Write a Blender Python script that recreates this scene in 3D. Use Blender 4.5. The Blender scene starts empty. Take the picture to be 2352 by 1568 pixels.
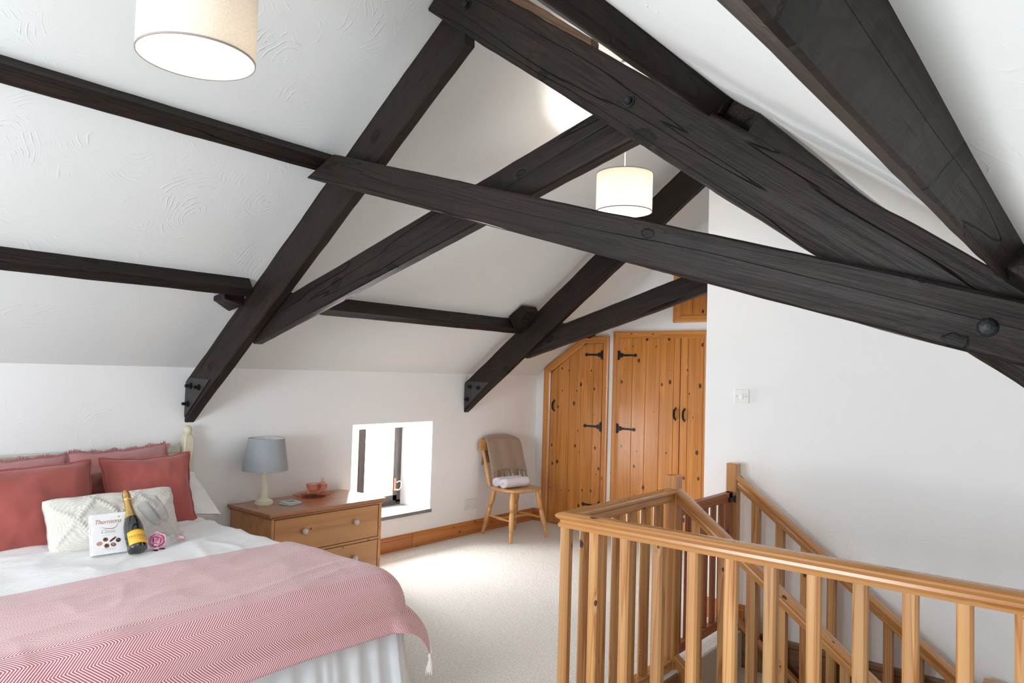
import bpy, bmesh, math, random
from mathutils import Vector, Matrix, noise
PI = math.pi
random.seed(7)
SC = bpy.context.scene
COL = SC.collection

# ------------------------------------------------------------------ camera
CAM = Vector((4.243, 0.0, 1.40))
cam_data = bpy.data.cameras.new('camera')
cam = bpy.data.objects.new('camera', cam_data); COL.objects.link(cam)
yaw, pitch, roll = 0.6833815, 0.0413609, 0.0290897
f = Vector((-math.sin(yaw), math.cos(yaw), 0)); r = Vector((math.cos(yaw), math.sin(yaw), 0)); u = Vector((0, 0, 1))
f2 = f * math.cos(pitch) + u * math.sin(pitch); u2 = u * math.cos(pitch) - f * math.sin(pitch)
r3 = r * math.cos(roll) + u2 * math.sin(roll); u3 = u2 * math.cos(roll) - r * math.sin(roll)
cam.matrix_world = Matrix.Translation(CAM) @ Matrix((r3, u3, -f2)).transposed().to_4x4()
cam_data.sensor_width = 36.0
cam_data.lens = 1676.0 / 2352.0 * 36.0
cam_data.clip_start = 0.02
SC.camera = cam

# ------------------------------------------------------------------ world, colour, big lights
world = bpy.data.worlds.new('sky'); SC.world = world; world.use_nodes = True
bg = world.node_tree.nodes['Background']; bg.inputs[0].default_value = (0.80, 0.90, 1.0, 1); bg.inputs[1].default_value = 5.0
SC.view_settings.view_transform = 'Standard'; SC.view_settings.look = 'None'
SC.view_settings.gamma = 1.0; SC.view_settings.use_curve_mapping = False
SC.view_settings.exposure = 0.0
cy = SC.cycles
cy.use_denoising = True; cy.max_bounces = 10; cy.diffuse_bounces = 6; cy.glossy_bounces = 4; cy.transmission_bounces = 8
cy.caustics_reflective = False; cy.caustics_refractive = False; cy.sample_clamp_indirect = 6.0

def area_light(name, loc, direction, sx, sy, power, color):
    d = bpy.data.lights.new(name, 'AREA'); d.shape = 'RECTANGLE'; d.size = sx; d.size_y = sy; d.energy = power; d.color = color
    o = bpy.data.objects.new(name, d); COL.objects.link(o)
    o.matrix_world = Matrix.Translation(loc) @ Vector(direction).to_track_quat('-Z', 'Y').to_matrix().to_4x4()
    return o
area_light('daylight_near_window', (2.30, -1.72, 1.06), (0.05, 1, -0.05), 1.35, 0.85, 100, (0.90, 0.955, 1.0))
area_light('daylight_side_window', (-0.62, 3.85, 0.72), (1, 0.05, -0.12), 0.95, 0.8, 220, (1.0, 0.98, 0.96))

# ------------------------------------------------------------------ node helpers
def new_mat(name):
    m = bpy.data.materials.new(name); m.use_nodes = True
    nt = m.node_tree; b = nt.nodes['Principled BSDF']
    return m, nt, b
def nd(nt, kind, **kw):
    n = nt.nodes.new(kind)
    for k, v in kw.items():
        if k.startswith('i_'):
            n.inputs[int(k[2:]) if k[2:].isdigit() else k[2:].replace('_', ' ')].default_value = v
        else: setattr(n, k, v)
    return n
def ramp(nt, fac, stops, interp='LINEAR'):
    n = nt.nodes.new('ShaderNodeValToRGB'); cr = n.color_ramp; cr.interpolation = interp
    while len(cr.elements) > 1: cr.elements.remove(cr.elements[-1])
    cr.elements[0].position = stops[0][0]; cr.elements[0].color = (*stops[0][1], 1)
    for p, c in stops[1:]:
        e = cr.elements.new(p); e.color = (*c, 1)
    nt.links.new(fac, n.inputs[0]); return n.outputs[0]
def mathn(nt, op, a, b=None, c=None):
    n = nt.nodes.new('ShaderNodeMath'); n.operation = op
    for i, v in enumerate((a, b, c)):
        if v is None: continue
        if isinstance(v, (int, float)): n.inputs[i].default_value = v
        else: nt.links.new(v, n.inputs[i])
    return n.outputs[0]
def mixc(nt, fac, a, b, mode='MIX'):
    n = nt.nodes.new('ShaderNodeMix'); n.data_type = 'RGBA'; n.blend_type = mode
    for i, v in ((0, fac), (6, a), (7, b)):
        if isinstance(v, (int, float)): n.inputs[i].default_value = v
        elif isinstance(v, tuple): n.inputs[i].default_value = (*v, 1) if len(v) == 3 else v
        else: nt.links.new(v, n.inputs[i])
    return n.outputs[2]
def bump(nt, b, height, strength=0.3, dist=0.01):
    n = nt.nodes.new('ShaderNodeBump'); n.inputs['Strength'].default_value = strength; n.inputs['Distance'].default_value = dist
    nt.links.new(height, n.inputs['Height']); nt.links.new(n.outputs[0], b.inputs['Normal']); return n
def coords(nt, scale=(1, 1, 1), kind='Object', rnd=True, loc=None):
    tc = nt.nodes.new('ShaderNodeTexCoord'); mp = nt.nodes.new('ShaderNodeMapping'); mp.inputs['Scale'].default_value = scale
    nt.links.new(tc.outputs[kind], mp.inputs['Vector'])
    if rnd:
        oi = nt.nodes.new('ShaderNodeObjectInfo')
        v = nt.nodes.new('ShaderNodeCombineXYZ')
        nt.links.new(mathn(nt, 'MULTIPLY', oi.outputs['Random'], 37.0), v.inputs[0]); nt.links.new(mathn(nt, 'MULTIPLY', oi.outputs['Random'], 91.0), v.inputs[1])
        nt.links.new(v.outputs[0], mp.inputs['Location'])
    return mp.outputs[0]
def noise_tex(nt, vec, scale, detail=4, rough=0.55, dist=0.0):
    n = nd(nt, 'ShaderNodeTexNoise'); n.inputs['Scale'].default_value = scale; n.inputs['Detail'].default_value = detail
    n.inputs['Roughness'].default_value = rough; n.inputs['Distortion'].default_value = dist
    nt.links.new(vec, n.inputs['Vector']); return n.outputs['Fac']

def plain(name, color, rough=0.6, metal=0.0, spec=0.5, nscale=0, nstr=0.15, coat=0.0, sheen=0.0):
    m, nt, b = new_mat(name)
    b.inputs['Roughness'].default_value = rough; b.inputs['Metallic'].default_value = metal
    b.inputs['Specular IOR Level'].default_value = spec; b.inputs['Coat Weight'].default_value = coat
    b.inputs['Sheen Weight'].default_value = sheen
    v = coords(nt, rnd=False); nz = noise_tex(nt, v, nscale or 14, 3)
    c = ramp(nt, nz, [(0.3, tuple(x * 0.94 for x in color)), (0.7, tuple(min(1, x * 1.04) for x in color))])
    nt.links.new(c, b.inputs['Base Color'])
    if nscale: bump(nt, b, nz, nstr, 0.004)
    return m

def plaster(name, color, strength=0.5):
    m, nt, b = new_mat(name)
    v = coords(nt, rnd=False)
    # trowel sweeps: ring waves around scattered centres, broken up by noise
    n1 = nd(nt, 'ShaderNodeTexNoise'); n1.inputs['Scale'].default_value = 1.7; n1.inputs['Detail'].default_value = 2
    nt.links.new(v, n1.inputs['Vector'])
    add = nt.nodes.new('ShaderNodeVectorMath'); add.operation = 'MULTIPLY_ADD'
    nt.links.new(n1.outputs['Color'], add.inputs[0]); add.inputs[1].default_value = (0.55, 0.55, 0.55); nt.links.new(v, add.inputs[2])
    vo = nd(nt, 'ShaderNodeTexVoronoi'); vo.inputs['Scale'].default_value = 2.3; nt.links.new(add.outputs[0], vo.inputs['Vector'])
    ring = mathn(nt, 'SINE', mathn(nt, 'MULTIPLY', mathn(nt, 'ADD', vo.outputs['Distance'], mathn(nt, 'MULTIPLY', noise_tex(nt, v, 5.0, 3), 0.10)), 120.0))
    mask = noise_tex(nt, v, 2.6, 4, 0.6)
    mask2 = noise_tex(nt, v, 16.0, 3, 0.6, 0.6)
    mk = mathn(nt, 'MULTIPLY', ramp(nt, noise_tex(nt, v, 6.5, 2, 0.5), [(0.42, (0, 0, 0)), (0.54, (1, 1, 1))]), mathn(nt, 'MULTIPLY', ramp(nt, mask, [(0.43, (0, 0, 0)), (0.60, (1, 1, 1))]), ramp(nt, mask2, [(0.43, (0, 0, 0)), (0.60, (1, 1, 1))])))
    h = mathn(nt, 'ADD', mathn(nt, 'MULTIPLY', mathn(nt, 'POWER', mathn(nt, 'MAXIMUM', ring, 0.0), 5.0), mathn(nt, 'MULTIPLY', mk, 0.55)),
              mathn(nt, 'ADD', mathn(nt, 'MULTIPLY', noise_tex(nt, v, 9.0, 4, 0.6), 0.55), mathn(nt, 'MULTIPLY', noise_tex(nt, v, 1.6, 1), 2.0)))
    bump(nt, b, h, strength, 0.0045)
    c = ramp(nt, noise_tex(nt, v, 1.3, 2), [(0.3, tuple(x * 0.985 for x in color)), (0.7, color)])
    nt.links.new(c, b.inputs['Base Color']); b.inputs['Roughness'].default_value = 0.75; b.inputs['Specular IOR Level'].default_value = 0.25
    return m

def wood(name, light, dark, knotc, rough=0.4, grain=22.0, knots=1.0, tint=0.25, bumpy=0.15, stretch=0.045, coat=0.0, knot_scale=1.0, ringk=1.0, cracks=0.0, knot_size=0.075, spec=0.5, halo=0.45, streak=0.35):
    """Grain runs along the object's own X axis; knots lie on its long faces."""
    m, nt, b = new_mat(name)
    v = coords(nt)
    mp = nt.nodes.new('ShaderNodeMapping'); mp.inputs['Scale'].default_value = (stretch, 1, 1); nt.links.new(v, mp.inputs['Vector'])
    sp = nt.nodes.new('ShaderNodeSeparateXYZ'); nt.links.new(v, sp.inputs[0]); cb_ = nt.nodes.new('ShaderNodeCombineXYZ')
    nt.links.new(mathn(nt, 'MULTIPLY', sp.outputs[0], 5.5 * knot_scale), cb_.inputs[0])
    nt.links.new(mathn(nt, 'MULTIPLY', mathn(nt, 'ADD', sp.outputs[1], sp.outputs[2]), 8.5 * knot_scale), cb_.inputs[1])
    vo = nd(nt, 'ShaderNodeTexVoronoi', voronoi_dimensions='2D'); vo.inputs['Scale'].default_value = 1.0; vo.inputs['Randomness'].default_value = 0.95; nt.links.new(cb_.outputs[0], vo.inputs['Vector'])
    wn_ = noise_tex(nt, v, 60, 2)
    kd = mathn(nt, 'ADD', vo.outputs['Distance'], mathn(nt, 'MULTIPLY', mathn(nt, 'SUBTRACT', wn_, 0.5), 0.05))
    # some cells carry no knot, the others knots of different sizes
    sc = nt.nodes.new('ShaderNodeSeparateColor'); nt.links.new(vo.outputs['Color'], sc.inputs[0])
    size = mathn(nt, 'MULTIPLY', mathn(nt, 'MAXIMUM', mathn(nt, 'SUBTRACT', sc.outputs[0], 0.25), 0.02), knot_size * 1.9)
    kn = mathn(nt, 'DIVIDE', kd, size)
    near = mathn(nt, 'MAXIMUM', mathn(nt, 'SUBTRACT', 1.0, mathn(nt, 'MULTIPLY', kn, 0.22)), 0.0)
    n1 = noise_tex(nt, mp.outputs[0], grain * 0.5, 2, 0.5)
    n2 = noise_tex(nt, mp.outputs[0], grain * 6, 3, 0.6)
    ph = mathn(nt, 'ADD', mathn(nt, 'MULTIPLY', n1, 16.0 * ringk), mathn(nt, 'MULTIPLY', near, halo * min(knots, 1.0)))
    rings = mathn(nt, 'FRACT', ph)
    soft = tuple((p * 2 + q) / 3 for p, q in zip(light, dark))
    base = ramp(nt, rings, [(0.0, light), (0.6, soft), (0.86, dark), (1.0, light)])
    base = mixc(nt, mathn(nt, 'MULTIPLY', n2, 0.30), base, dark)
    st_ = ramp(nt, noise_tex(nt, mp.outputs[0], 14.0, 3, 0.6), [(0.42, (0, 0, 0)), (0.62, (1, 1, 1))])
    base = mixc(nt, mathn(nt, 'MULTIPLY', st_, streak), base, tuple(x * 0.8 for x in dark))
    kmask = ramp(nt, kn, [(0.75, (1, 1, 1)), (1.25, (0.25, 0.25, 0.25)), (2.6, (0, 0, 0))])
    base = mixc(nt, mathn(nt, 'MULTIPLY', kmask, 0.95 * min(knots, 1.0)), base, knotc)
    h = mathn(nt, 'ADD', mathn(nt, 'MULTIPLY', n2, 0.6), mathn(nt, 'MULTIPLY', rings, 0.35))
    if cracks:
        cm = nt.nodes.new('ShaderNodeMapping'); cm.inputs['Scale'].default_value = (0.10, 2.4, 2.4); nt.links.new(v, cm.inputs['Vector'])
        cn = noise_tex(nt, cm.outputs[0], 2.3, 3, 0.55, 0.2)
        line = ramp(nt, mathn(nt, 'ABSOLUTE', mathn(nt, 'SUBTRACT', cn, 0.5)), [(0.0, (1, 1, 1)), (0.004, (0, 0, 0))])
        base = mixc(nt, mathn(nt, 'MULTIPLY', line, cracks), base, tuple(x * 0.15 for x in dark)); h = mathn(nt, 'SUBTRACT', h, mathn(nt, 'MULTIPLY', line, 2.0))
        mott = noise_tex(nt, v, 7.0, 4, 0.65); base = mixc(nt, mathn(nt, 'MULTIPLY', ramp(nt, mott, [(0.42, (0, 0, 0)), (0.62, (1, 1, 1))]), 0.55), base, (light[0] * 0.45, light[1] * 0.62, light[2] * 0.66))
        h = mathn(nt, 'ADD', h, mathn(nt, 'MULTIPLY', mott, 1.2)); h = mathn(nt, 'ADD', h, mathn(nt, 'MULTIPLY', kmask, 1.2))
    oi = nt.nodes.new('ShaderNodeObjectInfo')
    val = mathn(nt, 'ADD', 1.0 - tint * 0.5, mathn(nt, 'MULTIPLY', oi.outputs['Random'], tint))
    hsv = nt.nodes.new('ShaderNodeHueSaturation'); nt.links.new(base, hsv.inputs['Color']); nt.links.new(val, hsv.inputs['Value'])
    nt.links.new(hsv.outputs[0], b.inputs['Base Color']); b.inputs['Specular IOR Level'].default_value = spec
    b.inputs['Roughness'].default_value = rough; b.inputs['Coat Weight'].default_value = coat; b.inputs['Coat Roughness'].default_value = 0.2
    bump(nt, b, h, bumpy, 0.003)
    return m

# ------------------------------------------------------------------ materials
M = {}
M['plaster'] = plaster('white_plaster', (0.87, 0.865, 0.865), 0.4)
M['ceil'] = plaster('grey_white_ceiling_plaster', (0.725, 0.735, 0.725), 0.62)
M['plaster_smooth'] = plaster('white_plaster_smooth', (0.84, 0.85, 0.85), 0.15)
M['beam'] = wood('dark_stained_oak', (0.030, 0.0185, 0.0145), (0.010, 0.0065, 0.0055), (0.004, 0.003, 0.003), 0.46, 16, 0.9, 0.2, 0.9, 0.05, knot_scale=0.42, knot_size=0.10, ringk=1.3, halo=2.2, cracks=0.9, spec=0.20)
M['beam_brown'] = wood('bare_brown_timber', (0.16, 0.075, 0.035), (0.06, 0.028, 0.014), (0.01, 0.006, 0.004), 0.5, 16, 0.5, 0.1, 0.6, 0.05)
M['door_pine'] = wood('varnished_pine_door', (0.62, 0.265, 0.062), (0.47, 0.165, 0.030), (0.045, 0.010, 0.004), 0.28, 26, 1.0, 0.15, 0.1, 0.03, 0.3, knot_scale=1.0, ringk=0.5, knot_size=0.085, halo=0.3, streak=0.55)
M['frame_pine'] = wood('varnished_pine_frame', (0.62, 0.265, 0.062), (0.47, 0.17, 0.034), (0.07, 0.018, 0.005), 0.32, 20, 0.8, 0.10, 0.08, 0.03, 0.25, knot_scale=1.0, ringk=0.3, knot_size=0.07)
M['rail_pine'] = wood('varnished_pine_rail', (0.56, 0.270, 0.088), (0.42, 0.170, 0.048), (0.040, 0.012, 0.006), 0.26, 26, 1.0, 0.06, 0.05, 0.02, 0.3, knot_scale=0.55, ringk=0.4, knot_size=0.05)
M['bal_pine'] = wood('pine_baluster', (0.62, 0.350, 0.140), (0.40, 0.155, 0.042), (0.05, 0.016, 0.008), 0.42, 26, 1.0, 0.40, 0.2, 0.025, knot_scale=0.7, ringk=0.7, knot_size=0.05)
M['gate_pine'] = wood('reddish_pine_gate', (0.36, 0.120, 0.042), (0.22, 0.062, 0.022), (0.04, 0.012, 0.006), 0.4, 20, 0.7, 0.1, 0.1, 0.02, knot_scale=0.7, ringk=0.5)
M['chest_pine'] = wood('waxed_pine_chest', (0.58, 0.290, 0.108), (0.46, 0.200, 0.066), (0.11, 0.045, 0.018), 0.4, 10, 0.9, 0.05, 0.06, 0.05, 0.15, knot_scale=0.75, ringk=0.3, knot_size=0.045)
M['chest_top'] = wood('brown_waxed_top', (0.44, 0.185, 0.070), (0.34, 0.125, 0.042), (0.10, 0.035, 0.018), 0.28, 10, 0.7, 0.05, 0.05, 0.05, 0.4, knot_scale=0.5, ringk=0.25, knot_size=0.05)
M['chair_wood'] = wood('honey_beech', (0.60, 0.330, 0.125), (0.50, 0.240, 0.078), (0.35, 0.15, 0.05), 0.32, 20, 0.0, 0.05, 0.05, 0.04, 0.3, ringk=0.3)
M['skirt_pine'] = wood('varnished_skirting', (0.56, 0.220, 0.050), (0.40, 0.125, 0.026), (0.09, 0.02, 0.008), 0.33, 18, 0.8, 0.05, 0.08, 0.03, 0.3, knot_scale=0.8, ringk=0.4, knot_size=0.05)
M['string_wood'] = wood('dark_string_board', (0.26, 0.14, 0.065), (0.17, 0.085, 0.035), (0.04, 0.02, 0.01), 0.45, 18, 0.6, 0.1, 0.1, 0.03)
M['iron'] = plain('black_iron', (0.012, 0.012, 0.013), 0.45, 0.3, 0.5, 60, 0.4)
M['steel_plate'] = plain('dark_painted_steel', (0.045, 0.043, 0.043), 0.5, 0.2, 0.4, 40, 0.1)
M['groove'] = plain('groove_shadow_gap', (0.04, 0.014, 0.005), 0.8)
M['cream_paint'] = plain('cream_painted_wood', (0.66, 0.60, 0.46), 0.45, nscale=25, nstr=0.05)
M['headboard'] = plain('cream_headboard_paint', (0.60, 0.57, 0.48), 0.45, nscale=20, nstr=0.05)
M['lamp_cream'] = plain('ivory_painted_lamp', (0.80, 0.75, 0.60), 0.35)
M['white_plastic'] = plain('white_plastic', (0.80, 0.79, 0.76), 0.35)
M['white_cotton'] = plain('white_cotton', (0.84, 0.83, 0.82), 0.8, nscale=9, nstr=0.25, sheen=0.2)
def sheet():
    m, nt, b = new_mat('creased_white_sheet'); v = coords(nt, rnd=False)
    mp = nt.nodes.new('ShaderNodeMapping'); mp.inputs['Scale'].default_value = (3.2, 1.1, 1.4); mp.inputs['Rotation'].default_value = (0, 0, 0.35); nt.links.new(v, mp.inputs['Vector'])
    h = None
    for sc_, am in ((1.6, 1.0), (3.7, 0.6), (8.0, 0.25)):
        n = noise_tex(nt, mp.outputs[0], sc_, 2, 0.5, 0.8); rg = mathn(nt, 'POWER', mathn(nt, 'SUBTRACT', 1.0, mathn(nt, 'MINIMUM', mathn(nt, 'MULTIPLY', mathn(nt, 'ABSOLUTE', mathn(nt, 'SUBTRACT', n, 0.5)), 7.0), 1.0)), 2.0)
        rg = mathn(nt, 'MULTIPLY', rg, am); h = rg if h is None else mathn(nt, 'ADD', h, rg)
    b.inputs['Base Color'].default_value = (0.86, 0.85, 0.86, 1); b.inputs['Roughness'].default_value = 0.7; b.inputs['Sheen Weight'].default_value = 0.2
    bump(nt, b, h, 0.28, 0.007); return m
M['sheet'] = sheet()
M['valance'] = plain('pale_blue_white_cotton', (0.80, 0.83, 0.87), 0.8, nscale=12, nstr=0.1)
M['towel'] = plain('white_terry_towel', (0.83, 0.81, 0.88), 0.95, nscale=160, nstr=0.6, sheen=0.4)
M['fringe_white'] = plain('cream_cotton_fringe', (0.82, 0.79, 0.74), 0.9)
M['knob'] = plain('grey_white_ceramic', (0.62, 0.61, 0.57), 0.3)
M['slate'] = plain('grey_slate', (0.20, 0.19, 0.18), 0.7, nscale=18, nstr=0.5)
M['win_frame'] = plain('dark_brown_window_frame', (0.055, 0.040, 0.037), 0.4)
M['chrome'] = plain('brushed_metal', (0.75, 0.75, 0.76), 0.25, 1.0)
M['paper_white'] = plain('glossy_white_card', (0.86, 0.85, 0.85), 0.3, coat=0.3)
M['copper'] = plain('copper_foil_print', (0.55, 0.22, 0.13), 0.35, 0.5)
M['ink'] = plain('dark_grey_print', (0.06, 0.06, 0.08), 0.5)
M['ink_light'] = plain('light_grey_print', (0.42, 0.42, 0.45), 0.5)
M['choc_dark'] = plain('dark_chocolate_print', (0.055, 0.018, 0.012), 0.5)
M['choc_mid'] = plain('milk_chocolate_print', (0.22, 0.085, 0.045), 0.5)
M['choc_pale'] = plain('pale_chocolate_print', (0.50, 0.30, 0.20), 0.5)
M['gold'] = plain('gold_foil', (0.78, 0.52, 0.20), 0.28, 1.0, nscale=30, nstr=0.3)
M['bottle_glass'] = plain('dark_green_black_glass', (0.006, 0.008, 0.006), 0.06, 0, 0.8, coat=0.8)
M['label'] = plain('orange_yellow_label', (0.85, 0.48, 0.045), 0.4)
M['rose'] = plain('pink_silk_petal', (0.90, 0.42, 0.60), 0.6, sheen=0.3)
M['petal_pale'] = plain('pale_pink_petal', (0.88, 0.62, 0.68), 0.6)
M['rose_light'] = plain('light_pink_silk_petal', (0.92, 0.58, 0.72), 0.6, sheen=0.3)
M['leaf'] = plain('dark_green_leaf', (0.015, 0.03, 0.012), 0.5)
M['coaster'] = plain('pale_grey_green_coaster', (0.55, 0.62, 0.60), 0.35)
M['coaster_print'] = plain('coaster_dark_print', (0.08, 0.10, 0.11), 0.4)
M['newel_dark'] = M['gate_pine']

def fabric(name, c1, scale=700.0, rough=0.9, sheen=0.3, wr=8.0, wstr=0.25, var=0.12):
    m, nt, b = new_mat(name)
    v = coords(nt, rnd=False)
    w = noise_tex(nt, v, scale, 1, 0.5); big = noise_tex(nt, v, wr, 3, 0.5)
    c = ramp(nt, w, [(0.3, tuple(x * (1 - var) for x in c1)), (0.7, tuple(min(1, x * (1 + var)) for x in c1))])
    nt.links.new(c, b.inputs['Base Color']); b.inputs['Roughness'].default_value = rough; b.inputs['Sheen Weight'].default_value = sheen
    b.inputs['Specular IOR Level'].default_value = 0.2
    bump(nt, b, mathn(nt, 'ADD', big, mathn(nt, 'MULTIPLY', w, 0.12)), wstr, 0.01)
    return m
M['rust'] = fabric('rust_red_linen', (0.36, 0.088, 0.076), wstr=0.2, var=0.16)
M['pink'] = fabric('dusty_pink_linen', (0.50, 0.235, 0.235), wstr=0.35)
M['pink_fringe'] = fabric('dusty_pink_fringe', (0.46, 0.20, 0.205))
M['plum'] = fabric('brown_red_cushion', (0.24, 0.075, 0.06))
M['blanket'] = fabric('taupe_wool', (0.32, 0.225, 0.16), 260, wr=6, wstr=0.4, sheen=0.6)
M['grey_shade'] = fabric('blue_grey_shade_cloth', (0.33, 0.35, 0.375), 500, wstr=0.02, sheen=0.1)

def knit():
    m, nt, b = new_mat('cream_cable_knit'); v = coords(nt, rnd=False)
    w1 = nd(nt, 'ShaderNodeTexWave', wave_type='BANDS', bands_direction='Y'); w1.inputs['Scale'].default_value = 52; w1.inputs['Distortion'].default_value = 1.5
    nt.links.new(v, w1.inputs['Vector'])
    w2 = nd(nt, 'ShaderNodeTexWave', wave_type='BANDS', bands_direction='Z'); w2.inputs['Scale'].default_value = 52; w2.inputs['Distortion'].default_value = 1.5
    nt.links.new(v, w2.inputs['Vector'])
    h = mathn(nt, 'MULTIPLY', w1.outputs['Fac'], w2.outputs['Fac'])
    c = ramp(nt, h, [(0.0, (0.66, 0.62, 0.55)), (0.5, (0.82, 0.80, 0.75))])
    nt.links.new(c, b.inputs['Base Color']); b.inputs['Roughness'].default_value = 0.95; b.inputs['Sheen Weight'].default_value = 0.3
    bump(nt, b, h, 0.6, 0.004); return m
M['knit'] = knit()

def herringbone():
    m, nt, b = new_mat('pink_white_herringbone_weave')
    uv = nt.nodes.new('ShaderNodeTexCoord'); sep = nt.nodes.new('ShaderNodeSeparateXYZ'); nt.links.new(uv.outputs['UV'], sep.inputs[0])
    U, V = sep.outputs[0], sep.outputs[1]
    hb = 0.046
    tri = mathn(nt, 'MULTIPLY', mathn(nt, 'ABSOLUTE', mathn(nt, 'SUBTRACT', mathn(nt, 'FRACT', mathn(nt, 'DIVIDE', V, 2 * hb)), 0.5)), 2 * hb)
    wob = mathn(nt, 'MULTIPLY', noise_tex(nt, uv.outputs['UV'], 30, 2), 0.002)
    ph = mathn(nt, 'DIVIDE', mathn(nt, 'ADD', mathn(nt, 'ADD', U, mathn(nt, 'MULTIPLY', tri, 1.1)), wob), 0.0095)
    st = mathn(nt, 'ABSOLUTE', mathn(nt, 'SUBTRACT', mathn(nt, 'FRACT', ph), 0.5))
    nz = noise_tex(nt, uv.outputs['UV'], 900, 1)
    k = mathn(nt, 'ADD', st, mathn(nt, 'MULTIPLY', mathn(nt, 'SUBTRACT', nz, 0.5), 0.14))
    c = ramp(nt, k, [(0.20, (0.84, 0.76, 0.76)), (0.28, (0.50, 0.095, 0.125))])
    nt.links.new(c, b.inputs['Base Color']); b.inputs['Roughness'].default_value = 0.9; b.inputs['Sheen Weight'].default_value = 0.25
    b.inputs['Specular IOR Level'].default_value = 0.2
    bump(nt, b, mathn(nt, 'ADD', mathn(nt, 'MULTIPLY', st, 0.6), mathn(nt, 'MULTIPLY', nz, 0.3)), 0.4, 0.002); return m
M['throw'] = herringbone()

def carpet():
    m, nt, b = new_mat('cream_wool_carpet'); v = coords(nt, rnd=False)
    n1 = noise_tex(nt, v, 85, 4, 0.7); n2 = noise_tex(nt, v, 12, 3, 0.6)
    c = ramp(nt, n1, [(0.25, (0.60, 0.56, 0.50)), (0.6, (0.88, 0.86, 0.82))])
    nt.links.new(c, b.inputs['Base Color']); b.inputs['Roughness'].default_value = 1.0; b.inputs['Specular IOR Level'].default_value = 0.1
    b.inputs['Sheen Weight'].default_value = 0.3
    bump(nt, b, mathn(nt, 'ADD', n1, mathn(nt, 'MULTIPLY', n2, 0.8)), 0.9, 0.012); return m
M['carpet'] = carpet()
def stair_carpet():
    m, nt, b = new_mat('beige_stair_carpet'); v = coords(nt, rnd=False); n1 = noise_tex(nt, v, 120, 3, 0.7)
    c = ramp(nt, n1, [(0.3, (0.38, 0.31, 0.22)), (0.65, (0.58, 0.50, 0.40))]); nt.links.new(c, b.inputs['Base Color'])
    b.inputs['Roughness'].default_value = 1.0; bump(nt, b, n1, 0.7, 0.006); return m
M['stair_carpet'] = stair_carpet()

def shade_cloth():
    m, nt, b = new_mat('cream_linen_lampshade')
    out = nt.nodes['Material Output']; v = coords(nt, (1, 1, 1), rnd=False)
    w1 = noise_tex(nt, v, 300, 2); c = ramp(nt, w1, [(0.3, (0.70, 0.64, 0.56)), (0.7, (0.85, 0.81, 0.75))])
    nt.links.new(c, b.inputs['Base Color']); b.inputs['Roughness'].default_value = 0.9
    tr = nt.nodes.new('ShaderNodeBsdfTranslucent'); nt.links.new(c, tr.inputs[0])
    mx = nt.nodes.new('ShaderNodeMixShader'); mx.inputs[0].default_value = 0.26
    nt.links.new(b.outputs[0], mx.inputs[1]); nt.links.new(tr.outputs[0], mx.inputs[2]); nt.links.new(mx.outputs[0], out.inputs[0]); return m
M['shade'] = shade_cloth()
def diffuser():
    m, nt, b = new_mat('white_diffuser_disc')
    b.inputs['Base Color'].default_value = (0.9, 0.88, 0.84, 1)
    b.inputs['Emission Color'].default_value = (1.0, 0.95, 0.86, 1); b.inputs['Emission Strength'].default_value = 2.6; return m
M['diffuser'] = diffuser()
def glow(name, col, s):
    m, nt, b = new_mat(name); b.inputs['Emission Color'].default_value = (*col, 1); b.inputs['Emission Strength'].default_value = s; return m
M['bulb'] = glow('lit_bulb', (1.0, 0.88, 0.7), 8.0)
def glass(name, col, rough=0.02, ior=1.45):
    m, nt, b = new_mat(name); b.inputs['Base Color'].default_value = (*col, 1); b.inputs['Transmission Weight'].default_value = 1.0
    b.inputs['Roughness'].default_value = rough; b.inputs['IOR'].default_value = ior
    out = nt.nodes['Material Output']; tr = nt.nodes.new('ShaderNodeBsdfTransparent'); tr.inputs[0].default_value = (*[min(1, c * 1.0) for c in col], 1)
    mx = nt.nodes.new('ShaderNodeMixShader'); mx.inputs[0].default_value = 0.87
    nt.links.new(b.outputs[0], mx.inputs[1]); nt.links.new(tr.outputs[0], mx.inputs[2]); nt.links.new(mx.outputs[0], out.inputs[0]); return m
M['clear_glass'] = glass('clear_glass', (0.97, 0.97, 0.98))
M['pink_glass'] = glass('pink_pressed_glass', (1.0, 0.82, 0.76), 0.05)
def pane():
    m, nt, b = new_mat('window_pane_glass'); out = nt.nodes['Material Output']
    tr = nt.nodes.new('ShaderNodeBsdfTransparent'); gl = nt.nodes.new('ShaderNodeBsdfGlossy'); gl.inputs['Roughness'].default_value = 0.02
    mx = nt.nodes.new('ShaderNodeMixShader'); mx.inputs[0].default_value = 0.05
    nt.links.new(tr.outputs[0], mx.inputs[1]); nt.links.new(gl.outputs[0], mx.inputs[2]); nt.links.new(mx.outputs[0], out.inputs[0]); return m
M['pane'] = pane()

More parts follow.
